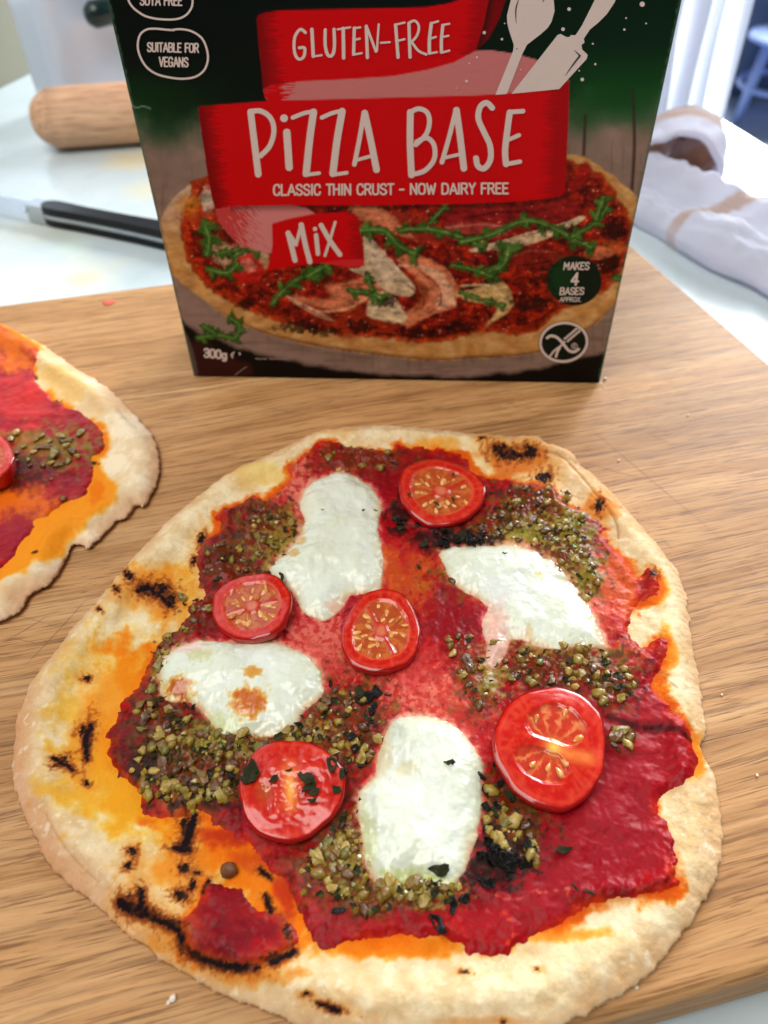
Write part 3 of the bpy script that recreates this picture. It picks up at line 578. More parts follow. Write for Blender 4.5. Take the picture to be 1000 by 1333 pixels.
def covered(x, y):
    for c, r in tomato_faces:
        if math.hypot(x-c[0], y-c[1]) < r*.96: return True
    for P in blobs:
        if seg_dist(P, np.array([x]), np.array([y]))[0] > .0012: return True
    return False
cand = []
for x, y, rx, ry, n, br, op in pesto:
    for _ in range(int(n*.85)):
        for tr_ in range(8):
            q = random.uniform(0, 6.283); rr = math.sqrt(random.random())*1.05
            p = ground(x+rx*rr*math.cos(q), y+ry*rr*math.sin(q), .004)
            if not covered(p[0], p[1]): cand.append((p[0], p[1], br)); break
random.shuffle(cand)
cand += []
V = []; F = []
sizes = sorted([random.choice([.0006, .0008, .0010, .0012, .0014, .0016, .0019]) for _ in cand], reverse=True)
for i, ((x, y, br), r) in enumerate(zip(cand, sizes)):
    z = float(pz.z(x, y))+r*random.uniform(-.05, .3)
    rot = (random.uniform(-.5, .5), random.uniform(-.5, .5), random.uniform(0, 6.3))
    if i < 285:
        o = link('nut_crumb', random.choice(NUTS), None, pizza, (x, y, z)); o.rotation_euler = rot; o.scale = (r, r, r)
    else:
        me = NUTS[(i % 5)*2+1]; Mx = Matrix.LocRotScale(Vector((x, y, z)), Matrix.Rotation(rot[2], 3, 'Z') @ Matrix.Rotation(rot[0], 3, 'X'), Vector((r, r, r)))
        o0 = len(V); V += [tuple(Mx @ v.co) for v in me.vertices]; F += [tuple(o0+q for q in p.vertices) for p in me.polygons]
for nm, lst in (('nut_crumb', [(597,828,.0017),(584,834,.0015),(590,850,.0015),(612,826,.0015),(457,862,.0016),(690,1112,.0019),(474,1184,.0019),(432,1155,.0017),(646,835,.0016),(806,958,.0017),(818,968,.0015),(812,950,.0014),(800,966,.0014)]),):
    for x, y, r in lst:
        p = ground(x, y, .0055); o = link(nm, random.choice(NUTS), None, pizza, (p[0], p[1], float(pz.z(p[0], p[1]))+r*.6)); o.scale = (r*1.15, r*.8, r*.8); o.rotation_euler = (0, .1, random.uniform(0, 3))
bm = bmesh.new(); bmesh.ops.create_icosphere(bm, subdivisions=2, radius=1); r_0 = random.Random(5)
for v in bm.verts: v.co *= r_0.uniform(.9, 1.06)
p = ground(296, 1129, .006); o = bm_obj('nut_crumb', bm, plain('scorched_nut', lin(112, 66, 34), .3, 500, .4, .5), pizza, smooth=True, loc=(p[0], p[1], float(pz.z(p[0], p[1]))+.0012)); o.scale = (.0022, .0019, .0017); o['label'] = 'scorched brown round nut above the lower left sauce patch'
if V:
    me = bpy.data.meshes.new('pesto_crumbs'); me.from_pydata(V, [], F); o = link('pesto_crumbs', me, nut_m, pizza); o['kind'] = 'stuff'
def flake_mesh(k):
    r = random.Random(100+k); n = 6; V = []; a = r.uniform(.6, 1.1); curl = r.uniform(.15, .5); w0 = r.uniform(.35, .7)
    for i in range(n):
        s = i/(n-1)*2-1+r.uniform(-.08, .08); ww = w0*(1-.75*abs(s)**2.2)*r.uniform(.55, 1.3)
        for j in range(4):
            q = (j/3*2-1); V.append((s, q*ww+.12*math.sin(3*s+k), curl*(q*q*.6+s*s*a)-.2+r.uniform(-.22, .22)))
    V = np.array(V)
    return mesh_np('herb_flake', V, surf(n, 4), smooth=True)
FL = {}
for nm, mt in (('g', herb_m), ('b', black_m)):
    FL[nm] = []
    for k in range(6):
        me = flake_mesh(k+(6 if nm == 'b' else 0)); me.materials.append(mt); FL[nm].append(me)
def flake(x, y, size, kind='g', rz=None, z=None, lift=.0003, tiltmax=.35):
    p = ground(x, y, .005 if z is None else z); zz = (float(pz.z(p[0], p[1])) if z is None else z)+lift
    o = link('herb_flake', random.choice(FL[kind]), None, pizza, (p[0], p[1], zz))
    s = size*.00019*.5; o.scale = (s, s, s*.9); o.rotation_euler = (random.uniform(-tiltmax, tiltmax), random.uniform(-tiltmax, tiltmax), random.uniform(0, 6.3) if rz is None else rz)
    o.modifiers.new('thickness', 'SOLIDIFY').thickness = .10
V = []; F = []
for x, y, rx, ry, n, br, op in pesto:                       # dark leaf fragments stirred through the pesto
    for _ in range(int(n*.7)):
        q = random.uniform(0, 6.283); rr = math.sqrt(random.random()); p = ground(x+rx*rr*math.cos(q), y+ry*rr*math.sin(q), .004)
        if covered(p[0], p[1]): continue
        me = random.choice(FL['g']+FL['b']); r = random.choice([.0004, .0005, .0006, .0009, .0014])
        Mx = Matrix.LocRotScale(Vector((p[0], p[1], float(pz.z(p[0], p[1]))+.0004)), Matrix.Rotation(random.uniform(0, 6.3), 3, 'Z') @ Matrix.Rotation(random.uniform(-.6, .6), 3, 'X'), Vector((r, r, r)))
        o0 = len(V); V += [tuple(Mx @ v.co) for v in me.vertices]; F += [tuple(o0+q_ for q_ in f.vertices) for f in me.polygons]
me = bpy.data.meshes.new('herb_fragments'); me.from_pydata(V, [], F); link('herb_fragments', me, herb_m, pizza)['kind'] = 'stuff'
for _ in range(20): flake(random.gauss(592, 22), random.gauss(700, 6), random.uniform(12, 24), random.choice('gbb'), lift=.0011, tiltmax=.7)
for _ in range(8): flake(random.gauss(524, 7), random.gauss(676, 10), random.uniform(9, 17), random.choice('gb'), lift=.0008, tiltmax=.7)
for x, y, s in [(475,910,30),(468,903,22),(485,922,22),(490,900,22),(478,935,16),(505,906,12)]: flake(x, y, s, random.choice('gb'), lift=.0009)
for _ in range(26): flake(random.gauss(656, 20), random.gauss(1118, 18), random.uniform(12, 26), 'b', lift=.0010, tiltmax=.8)
for _ in range(12): flake(random.gauss(652, 16), random.gauss(1050, 26), random.uniform(9, 18), random.choice('gb'), lift=.0008, tiltmax=.7)
for x, y, s, k in [(371,690,15,'g'),(352,676,14,'g'),(383,694,16,'g'),(571,1204,30,'b'),(440,1186,18,'b'),(735,1105,20,'g'),(748,1155,12,'g'),(767,1162,14,'g'),(545,735,12,'g'),(627,1010,14,'b'),(655,1000,12,'b'),(300,900,12,'b'),(395,950,22,'b'),(388,940,16,'b'),(470,990,18,'b'),(462,975,14,'b'),(820,900,14,'g'),(806,893,16,'g'),(250,920,14,'b'),(700,655,14,'g'),(725,690,14,'g'),(710,700,12,'g'),(300,1010,14,'b'),(640,640,12,'g'),(350,745,12,'g'),(430,890,12,'b'),(446,1000,16,'b'),(455,960,20,'b'),(590,1180,20,'b'),(605,1168,16,'b'),(635,1075,16,'b'),(290,935,16,'b')]: flake(x, y, s, k, lift=.0007)
for x, y, s, k, z in [(585,993,16,'g',.0086),(571,1133,26,'g',.0072),(420,664,6,'g',.0085),(473,665,7,'b',.0083),(489,665,8,'g',.0080),(657,721,9,'g',.0078),(367,752,22,'g',.0076),(520,1158,10,'g',.0066),
      (533,645,12,'g',.0088),(590,650,13,'g',.0088),(568,656,12,'g',.0088),(590,618,9,'g',.0088),(325,1006,34,'g',.0093),(330,1012,22,'g',.0095),(398,1012,26,'g',.0092),(402,1024,24,'g',.0092),(408,1032,16,'g',.0092),(432,998,24,'g',.0092),(445,1008,16,'g',.0092),(356,1015,14,'g',.0092),(376,1003,10,'g',.0092),(406,1043,12,'g',.0092),(438,1028,16,'g',.0092)]: flake(x, y, s, k, z=z, lift=.0002, tiltmax=.2)

# ------------------------------------------------------------------ second pizza, cut by the left frame edge
out2 = [(-30,412),(0,421),(31,437),(57,450),(94,476),(139,504),(176,539),(200,570),(208,602),(202,633),(187,659),(176,658),(167,671),(151,678),(134,697),(116,712),(104,708),(92,711),(85,728),(74,748),(60,762),(36,776),(29,792),(14,802),(0,808),(-60,820),(-150,806),(-230,750),(-270,660),(-240,550),(-170,465),(-90,415)]
keepT = pz
p2 = Pizza(out2, .0005, 77); QX, QY = p2.px()
pizza2 = empty('pizza', (0, 0, 0), label='second pizza with a ragged crust, cut off by the left edge of the photo', cat='pizza')
s2 = [(-80,430),(-20,428),(0,424),(19,437),(52,457),(43,486),(60,510),(76,523),(110,539),(129,557),(135,583),(118,593),(121,610),(110,643),(82,652),(63,671),(47,675),(40,690),(0,738),(-60,770),(-150,760),(-220,680),(-220,560),(-150,470)]
S2 = sdf(spline(G(s2, .0035), 3), p2.X, p2.Y, .008)+.0009*fbm(p2.X*150, p2.Y*150, 32, 5, .6)
m1 = fbm(p2.X*45, p2.Y*45, 47, 5, .6); m2 = fbm(p2.X*300, p2.Y*300, 48, 4, .6)
c2 = Canvas(QX, QY, lin(226, 200, 160)); c2.blend(sstep(-.1, .7, m1+.3*m2), lin(240, 222, 190)); c2.blend(.5*sstep(0, .9, -m1), lin(214, 172, 112))
c2.blend(.55*sstep(.006, .0, p2.D+.002*m1), lin(206, 152, 118))
c2.geo = True; c2.blend(.9*sstep(-.0035, -.0002, S2+.001*m1)*sstep(-.4, .2, m1+.1), OR)
c2.poly([(60,560),(128,600),(152,628),(150,652),(118,676),(95,700),(70,728),(20,748),(-20,760),(-30,700)], lin(234, 140, 24), 6, .95, (8, 26))
c2.spot(10, 450, 26, 30, OR, .9, (.4, 20)); c2.spot(85, 500, 40, 14, lin(222, 170, 90), .6, (.5, 20), rot=.6); c2.spot(125, 640, 10, 16, OR, .7, (.4, 9))
for x, y in [(43, 492), (74, 522), (48, 722), (120, 600)]: c2.spot(x, y, 5, 3, CH, .7, (.8, 5), .3)
p2.crust('crust', c2.C, crust_m, pizza2)
l2 = fbm(p2.X*120, p2.Y*120, 51, 4); th2 = .0008*sstep(-.0002, .0015, S2)*(1+.4*l2)-.0004*sstep(.0006, -.0008, S2)
v2 = Canvas(QX, QY, lin(150, 18, 30)); v2.blend(.6*sstep(.1, .8, l2), lin(196, 40, 36)); v2.blend(.5*sstep(0, .8, -l2), lin(116, 12, 28))
v2.spot(20, 450, 26, 30, OR, .9, (.5, 18)); v2.spot(30, 520, 40, 30, lin(206, 50, 44), .6, (.5, 20)); v2.spot(30, 620, 40, 20, lin(90, 14, 20), .7, (.5, 20)); v2.spot(10, 660, 60, 26, OR, .8, (.6, 18)); v2.spot(65, 585, 50, 24, PE, .6, (1.1, 14), .4); v2.spot(70, 580, 40, 16, lin(140,130,44), .35, (1.5, 9), .3); v2.spot(40, 610, 40, 14, lin(40,20,12), .6, (1.2, 9), .3)
v2.spot(22, 690, 30, 24, lin(150, 20, 40), .9, (.5, 14))
p2.T = np.where(S2 > -.0012, p2.Z*p2.edge+th2, p2.Z*p2.edge); m = S2 > -.0011
V = np.stack([p2.X, p2.Y, p2.T+.00004], -1)[m]; Q = grid_quads(m); V, Q, Cc, rr = used(V, Q, v2.C[m], (.36+0*S2)[m])
link('sauce', mesh_np('sauce', V, Q, Cc, attrs={'rough': rr}), sauce_m, pizza2)
for x, y, r in [(20,562,.0017),(14,570,.0016),(53,565,.0014),(78,566,.0014),(104,562,.0015),(94,587,.0020),(70,590,.0021),(84,578,.0017),(80,572,.0015),(60,580,.0016),(42,588,.0015),(48,582,.0013),(66,600,.0013),(76,602,.0013),(88,597,.0013),(55,605,.0012),(36,598,.0013),(18,590,.0015),(20,600,.0012),(82,646,.0013),(66,622,.0009),(62,572,.0012),(46,570,.0012),(88,570,.0012),(70,582,.0012),(30,580,.0013),(100,592,.0013),(38,606,.0011)]:
    r *= 1.3; p = ground(x, y, .005); o = link('nut_crumb', random.choice(NUTS), None, pizza2, (p[0], p[1], float(p2.z(p[0], p[1]))+r*.4)); o.scale = (r*1.1, r*.85, r*.8); o.rotation_euler = (0, 0, random.uniform(0, 3))
tomato(-22, 592, 38, 32, 'halved cherry tomato on the second pizza at the left edge', 'radial', (0, .1), zf=.012, seed=9)

# ------------------------------------------------------------------ carton
BL = ground(253, 490); BR = ground(780, 499); W = np.linalg.norm(BR-BL); bu = (BR-BL)/W; bn = np.array([bu[1], -bu[0], 0])   # bn faces the camera
HT = .215; DP = .05
carton = empty('carton', tuple((BL+BR)/2-bn*DP/2), math.atan2(bu[1], bu[0]), label='dark green carton of gluten-free pizza base mix standing behind the pizza', cat='box')
def face_pt(px, py, off=0.):
    d = ray(px, py); k = ((BL-_C)@bn)/(d@bn); return _C+d*np.asarray(k)[..., None]+bn*off
def to_c(P):                                               # world -> carton local
    q = np.asarray(P)-((BL+BR)/2-bn*DP/2); return np.stack([q@bu, q@(-bn), q[..., 2]], -1)
card = plain('carton_board', lin(12, 42, 22), .4, 80, .05, .2)
bm = box_bm(-W/2+.0002, W/2-.0002, -DP/2+.0006, DP/2, .0004, HT-.0002)
bm_obj('carton_body', bm, card, carton, bevel=.0006)
ss = np.linspace(0, W, 620); hh = np.r_[np.linspace(.0003, .172, 440), np.linspace(.174, HT, 14)]
SS, HH = np.meshgrid(ss, hh)
bulge = .0012*np.sin(np.pi*SS/W)*np.sin(np.pi*HH/HT)
FP = BL+SS[..., None]*bu+np.stack([0*HH, 0*HH, HH], -1)+bulge[..., None]*bn*0
fx_, fy_ = project(FP)
b = Canvas(fx_, fy_, lin(3, 16, 7)); X = fx_; Y = fy_
def sl(pts, s, ox, oy): return crop(pts, s, ox, oy)
nzb = fbm(X/60, Y/60, 5, 4); nzf = fbm(X/9, Y/9, 7, 4)
b.blend(sstep(520, 860, X)*.9*sstep(250, 60, np.abs(Y-120)), lin(4, 38, 16)); b.blend(.8*sstep(70, 135, Y)*sstep(330, 160, X), lin(10, 52, 18)); b.blend(.85*sstep(50, 140, Y+.02*X-10)*sstep(690, 780, X), lin(18, 74, 26))
b.geo = True; wy = sstep(-36, 44, Y-160+14*nzb+.03*(X-170)); b.blend(wy, lin(140, 116, 102))     # wood behind the pictured pizza
b.blend(.5*wy*sstep(-.1, .8, nzb), lin(172, 144, 126)); b.blend(.35*wy*sstep(.1, .9, fbm(X/8, Y/70, 9, 3))*sstep(170, 200, Y), lin(110, 88, 76))
b.C[Y < 150] = b.C[Y < 150]
for p in ([(824,118),(826,190),(822,255)], [(762,150),(760,205)]): b.line(p, 3.5, lin(58, 42, 36), 2, .8*1)
top_dark = sstep(200, 150, Y+8*nzb); b.blend(top_dark*.7*sstep(520, 200, X)*sstep(120, 40, Y), lin(2, 9, 4))
b.geo = False
# plate shadow and table below the pictured pizza
b.poly([(205,330),(235,372),(300,420),(400,462),(520,482),(700,470),(790,452),(840,380),(850,300),(900,300),(900,470),(800,520),(500,520),(250,520),(200,480)], lin(152, 124, 112), 6, 1, (3, 30))
b.blend(.45*sstep(-.1, .8, fbm(X/60, Y/6, 19, 4))*sstep(380, 430, Y), lin(112, 84, 72))
b.poly([(225,420),(258,432),(310,452),(380,470),(470,484),(560,490),(640,488),(720,474),(800,455),(850,440),(850,540),(500,560),(200,540)], lin(9, 6, 6), 4, 1, (3, 30))
b.poly([(252,440),(300,462),(330,475),(320,490),(262,490)], lin(64, 22, 20), 4, .7, (4, 14)); b.poly([(232,430),(246,440),(258,485),(250,492)], lin(110, 92, 84), 2, .6)
# pictured pizza
b.poly([(290,225),(250,238),(218,268),(206,310),(220,350),(256,384),(305,417),(355,437),(421,452),(480,460),(556,469),(613,466),(680,462),(740,446),(800,398),(832,345),(845,280),(812,240),(770,210),(735,200),(500,180)], lin(206, 150, 84), 2, 1, (2, 20))
crn = fbm(X/26, Y/12, 11, 4); b_cr = sdf(spline([(290,225),(250,238),(218,268),(206,310),(220,350),(256,384),(305,417),(355,437),(421,452),(480,460),(556,469),(613,466),(680,462),(740,446),(800,398),(832,345),(845,280),(812,240),(770,210),(735,200),(500,180)], 2), X, Y, 10)
b.blend(.6*sstep(0, .8, crn)*(b_cr > 0), lin(226, 182, 122)); b.blend(.45*sstep(0, .8, -crn)*(b_cr > 0), lin(172, 108, 52)); b.blend(.8*sstep(7, 0, b_cr)*(b_cr > 0)*sstep(380, 430, Y), lin(112, 62, 30))
b.blend(.7*(b_cr > 0)*sstep(300, 240, X)*sstep(330, 250, Y), lin(206, 176, 150))
inner = [(280,228),(250,252),(236,285),(240,325),(258,362),(298,392),(345,412),(400,428),(480,438),(550,446),(590,442),(630,432),(680,436),(710,424),(733,402),(784,380),(812,350),(826,300),(806,258),(762,215),(600,190)]
dI = b.poly(inner, lin(132, 22, 12), 3, 1, (3, 12))
mI = sstep(-1, 2, dI); n3 = fbm(X/14, Y/11, 15, 4, .6)
b.blend(mI*.9*sstep(.05, .7, n3), lin(186, 44, 14)); b.blend(mI*.85*sstep(.1, .7, -n3+.2*nzf), lin(54, 10, 8)); b.blend(mI*.5*sstep(.5, .9, nzf), lin(206, 92, 34))
b.blend(.6*mI*sstep(12, 0, dI), lin(196, 70, 16))
# ham, cheese shavings, tomato
HAM = lin(214, 124, 84); HL = lin(238, 178, 140); CHS = lin(206, 178, 140)
b.poly([(480,280),(520,276),(556,290),(590,310),(560,318),(520,305),(490,300)], lin(150, 40, 26), 3, .9, (2, 12)); b.poly([(455,268),(500,272),(520,290),(540,310),(505,300),(470,285)], HAM, 3, .9, (2, 9))
b.poly([(600,268),(680,268),(740,262),(752,275),(720,292),(660,300),(620,310),(590,300),(578,280)], lin(140, 24, 24), 3, .9, (2, 14)); b.poly([(580,292),(640,290),(668,298),(640,312),(590,312)], lin(172, 62, 54), 3, .8, (2, 9))
b.poly([(700,262),(745,250),(770,222),(760,210),(740,240)], lin(156, 20, 16), 3, .9)
b.poly([(515,338),(545,332),(578,348),(596,372),(592,400),(560,410),(530,425),(520,412),(548,392),(540,360)], HAM, 2, 1, (2, 12)); b.poly([(540,345),(572,352),(590,378),(586,398),(566,400),(574,376),(560,358)], HL, 3, .9, (1.5, 8)); b.poly([(536,360),(556,372),(558,392),(540,404),(546,380)], lin(150, 60, 26), 3, .8)
b.poly([(375,385),(400,395),(440,405),(470,395),(500,372),(480,360),(450,368),(424,372),(430,390)], HAM, 3, .9, (2, 10)); b.poly([(372,384),(410,402),(436,418),(415,412),(390,398)], HL, 2, .8)
b.poly([(430,420),(470,398),(500,402),(520,425),(480,436),(445,440)], lin(160, 44, 16), 4, .8, (3, 10))
b.poly([(474,300),(500,332),(530,360),(541,376),(532,386),(505,380),(480,362),(455,350),(474,345)], CHS, 1.5, 1); b.poly([(478,312),(505,342),(520,368),(490,356)], lin(222, 200, 170), 6, .6)
b.poly([(484,385),(506,380),(528,408),(524,420),(496,416),(478,410)], lin(216, 190, 150), 2, .95, (1.5, 8)); b.poly([(594,382),(625,374),(655,366),(668,398),(640,420),(632,424),(648,400),(612,392)], lin(206, 172, 110), 2, .95, (1, 9))
b.poly([(610,325),(660,312),(720,298),(752,282),(762,284),(735,300),(690,318),(640,328)], lin(210, 184, 140), 1.5, .9); b.poly([(620,330),(645,325),(650,340),(630,342)], lin(176, 26, 20), 2, .9)
b.poly([(650,330),(680,318),(720,322),(742,335),(720,345),(690,350),(664,345)], lin(128, 26, 18), 3, .8, (2, 10))
b.poly([(270,300),(300,320),(340,320),(352,345),(330,352),(290,346),(272,330)], lin(204, 176, 130), 3, .6, (5, 10)); b.spot(322, 350, 22, 20, lin(186, 26, 20), .95, (.15, 12), .15); b.spot(323, 345, 10, 9, lin(222, 120, 100), .9, (.3, 6), .3)
b.spot(246, 268, 16, 14, lin(206, 132, 40), .7, (.5, 10)); b.spot(270, 262, 8, 16, lin(206, 186, 160), .8, (.3, 8)); b.spot(272, 285, 30, 12, lin(190, 60, 20), .8, (.6, 12)); b.spot(300, 300, 12, 18, lin(50, 20, 10), .7, (.4, 10))
for x, y, rx, ry in [(320,395,12,7),(390,425,26,8),(420,430,20,7),(470,425,16,9),(545,432,22,7),(600,425,22,8),(720,360,20,12),(790,340,18,14),(800,300,14,16),(690,395,26,9),(640,340,10,14),(440,280,14,8),(350,300,16,9),(500,392,18,8),(740,300,16,8)]: b.spot(x, y, rx, ry, lin(30, 8, 8), .85, (.6, 9), .35)
b.spot(800, 322, 22, 8, lin(190, 86, 40), .8, (.4, 9)); b.poly([(770,318),(790,322),(800,330),(780,338),(760,332)], lin(206, 110, 70), 2, .8)
for pts, wd, c in [([(520,345),(556,350),(584,372),(592,398)], 2.4, lin(240,190,150)), ([(546,352),(570,372),(574,394),(560,406)], 2, lin(120,40,20)), ([(532,372),(552,388),(548,402)], 2.5, lin(110,34,16)), ([(378,390),(410,404),(450,402),(486,382)], 2, lin(236,176,130)), ([(390,396),(430,414),(470,402)], 2.2, lin(120,40,16)), ([(440,372),(470,370),(496,366)], 2, lin(120,44,20)), ([(582,296),(630,292),(664,298)], 1.8, lin(214,120,104)), ([(592,306),(640,308)], 2.4, lin(70,10,8)), ([(606,284),(650,276),(700,276)], 3, lin(90,8,8)), ([(660,336),(690,326),(724,328)], 1.8, lin(190,80,60)), ([(676,346),(716,340)], 3, lin(60,8,8)), ([(462,272),(500,280),(526,300)], 1.8, lin(226,140,100)), ([(478,306),(510,340),(536,372)], 1.6, lin(236,216,190)), ([(600,372),(640,372),(660,392)], 1.6, lin(230,206,150)), ([(618,324),(680,306),(750,286)], 1.5, lin(236,214,176)), ([(246,290),(262,330),(300,372),(350,404)], 3, lin(90,16,8)), ([(490,434),(560,438),(620,426)], 3, lin(60,10,6)), ([(640,420),(690,420),(720,404)], 3, lin(70,10,6))]:
    b.line(pts, wd, c, 1.8, .8, nz=(1.2, 8))
GR = lin(56, 96, 30); GL = lin(112, 142, 70); GD = lin(26, 50, 16)
def leaf(pts, wd=7, teeth=4):
    q = spline(pts, 5, False); n_l = max(3, len(q)//3)
    lobes = []
    for i in np.linspace(1, len(q)-2, n_l).astype(int):
        d_ = q[i+1]-q[i-1]; d_ /= np.linalg.norm(d_)+1e-9; n_ = np.array([-d_[1], d_[0]])
        for sgn in (1, -1):
            if random.random() < .72:
                c_ = q[i]+sgn*n_*wd*random.uniform(.35, .75)+d_*wd*.3; lobes.append((c_[0], c_[1], wd*random.uniform(.65, 1.05), wd*random.uniform(.3, .5), math.atan2(sgn*n_[1]+.6*d_[1], sgn*n_[0]+.6*d_[0])))
    for l in lobes: b.spot(l[0]+1, l[1]+1.6, l[2]*1.15, l[3]*1.4, GD, .8, (.35, 4), .35, l[4])
    b.line(pts, wd*.95+2, GD, 1.5, .8, nz=(2.6, 7)); b.line(pts, wd*.85, GR, 1.2, nz=(2.6, 6)); b.line([(x_-wd*.15, y_-wd*.15) for x_, y_ in pts], wd*.4, lin(84, 122, 50), 1.5, .7, nz=(1.6, 5))
    for l in lobes: b.spot(l[0], l[1], l[2], l[3], GR if random.random() < .6 else lin(78, 116, 42), .95, (.4, 4), .3, l[4])
    b.line(pts, wd*.2, GL, .9, .85)
leaf([(470,300),(500,300),(520,320),(540,330)], 10); leaf([(520,300),(555,298),(590,305),(630,322)], 8); leaf([(560,290),(578,270),(590,258)], 5, 2); leaf([(600,315),(640,305),(680,288),(710,292),(745,310),(770,322)], 9, 5); leaf([(745,308),(775,290),(790,270)], 7, 3); leaf([(776,285),(782,268),(785,258)], 8, 2); leaf([(632,355),(655,345),(662,322)], 12, 3); leaf([(590,345),(620,352),(640,360)], 7, 3); leaf([(600,380),(635,392),(655,398)], 5, 3)
leaf([(355,395),(372,375),(395,360),(430,352)], 8, 4); leaf([(400,360),(425,345)], 9, 2); leaf([(455,378),(485,382),(496,388)], 8, 3); leaf([(478,356),(484,378)], 5, 2); leaf([(300,335),(322,325),(335,328)], 6, 3); leaf([(266,290),(272,310),(270,330)], 11, 2); leaf([(272,350),(295,355),(308,345)], 8, 3); leaf([(282,330),(310,325)], 5, 2); leaf([(800,362),(808,364)], 6, 1)
leaf([(258,440),(285,436),(305,440),(312,424),(300,414)], 7, 4); leaf([(264,424),(280,434)], 5, 2)
pic = sstep(180, 215, Y)[..., None]*np.ones(3)                       # the printed photograph has its own crumb-scale detail
g5 = fbm(X/8, Y/6, 91, 4, .62); g6 = fbm(X/16, Y/10, 93, 3)
b.C = b.C*(1-pic)+pic*np.clip(b.C*(1+(.26*g5+.30*g6)*mI+.10*g6*sstep(-2, 2, b_cr)+.10*g6)[..., None], 0, 1)
b.blend(.7*sstep(.75, 1.0, g5)*sstep(0, .4, g6)*mI, lin(232, 190, 150))
edge = np.minimum(SS, W-SS); b.blend(.6*sstep(.0011, .0003, edge+.0005*nzf), lin(70, 104, 78))
# ribbons
RED = lin(212, 0, 8); PNK = lin(206, 122, 120)
b.poly([(585,4),(620,-30),(655,-40),(658,0),(650,25),(636,50),(619,67),(600,60)], lin(124, 2, 6), 1, sp=False)
pinkp = [(343,116),(360,108),(384,105),(450,102),(555,90),(619,66),(640,65.5),(668,69.5),(700,78),(715,84),(741,105),(735,122),(500,132),(352,134),(345,126)]
b.poly(pinkp, PNK, 1, sp=False); strk = fbm(X/30, Y/1.3, 25, 2)
pm_ = sdf(np.array(pinkp), X, Y, 3) > 0
b.blend(pm_*sstep(8, -8, X-376-26*strk-.3*(Y-118)), RED); b.blend(pm_*sstep(-8, 8, X-716+26*strk)*.8, lin(180, 30, 50)); b.blend(pm_*.25*sstep(.2, .8, strk), lin(190, 100, 100))
glu = [(334,24),(337,19.5),(345,16),(369,13),(480,11),(555,9),(585,4),(606,-3),(640,-30),(636,0),(630,30),(619,66),(591,81),(555,91),(510,99),(450,103),(384,106),(360,109),(350,112),(343,115)]
def red_band(poly, xl, xr, wl_, wr):
    d = b.poly(poly, RED, .9, sp=False); mm = d > 0
    if wl_: b.blend(mm*.75*sstep(8, -8, X-xl(Y)-wl_-9*strk*1.3), lin(134, 4, 10)); b.blend(mm*.5*sstep(6, -6, X-xl(Y)-wl_*.4-6*strk), lin(96, 2, 6))
    if wr: b.blend(mm*.7*sstep(-8, 8, X-xr(Y)+wr+10*strk*1.3), lin(150, 4, 12))
b.blend(.75*(sdf(np.array(glu), X, Y, 14) > -14)*sstep(-12, 0, sdf(np.array(glu), X, Y, 14)), lin(6, 12, 8))
b.poly(pinkp, PNK, .9, sp=False); b.blend(pm_*sstep(6, -6, X-376-26*strk-.3*(Y-118)), RED); b.blend(pm_*sstep(-8, 8, X-712+26*strk)*.8, lin(180, 30, 50)); b.blend(pm_*.2*sstep(.2, .8, strk), lin(190, 100, 100))
red_band(glu, lambda y: 334+(y-24)*.1, lambda y: 634-(y-20)*.1, 22, 22)
tail = [(281,272),(285,288),(296,303),(310,317),(330,325),(354,330),(357,295),(412,279),(400,271),(370,264),(304,264)]
b.poly(tail, lin(216, 132, 128), .9, sp=False); tm = sdf(np.array(tail), X, Y, 3) > 0; st2 = fbm((X+Y)/22, (X-Y)/2.2, 26, 2); b.blend(tm*.85*sstep(10, -10, X-322-30*st2), lin(196, 40, 40))
main_b = [(259,149),(258.8,140),(262,138),(300,135),(352,131),(500,127),(617,124),(695,119),(741,105),(740,160),(737,220),(735,250),(730,255),(720,257),(675,262),(606,265),(480,267),(370,267),(304,268),(281,272),(276,258),(271,230)]
md = sdf(np.array(main_b), X, Y, 12); b.blend(.6*sstep(-11, 0, md)*sstep(150, 262, Y)*(X > 300), lin(30, 8, 8))
red_band(main_b, lambda y: 258+(y-140)*.16, lambda y: 741-(y-105)*.04, 18, 24)
mix_b = [(354,291),(374,285),(408,278),(449,275.5),(460,278),(465,282),(469,302),(474,338),(473,345),(466,347),(442,346),(418,342),(374,347),(347,353),(352,335),(355,319)]
red_band(mix_b, lambda y: 350, lambda y: 471, 0, 12); b.poly([(420,341),(445,338),(473,337),(474,344),(466,347),(442,346)], lin(216, 40, 44), .8, sp=False)
# badges
b.spot(747.7, 365, 35.5, 32.5, lin(8, 30, 18), 1, (0, 1), .02); b.spot(732, 362, 16, 24, lin(16, 66, 30), .6, (.5, 6), .4)
b.spot(734, 445, 33, 27, lin(14, 26, 16), 1, (0, 1), .03, -.12)
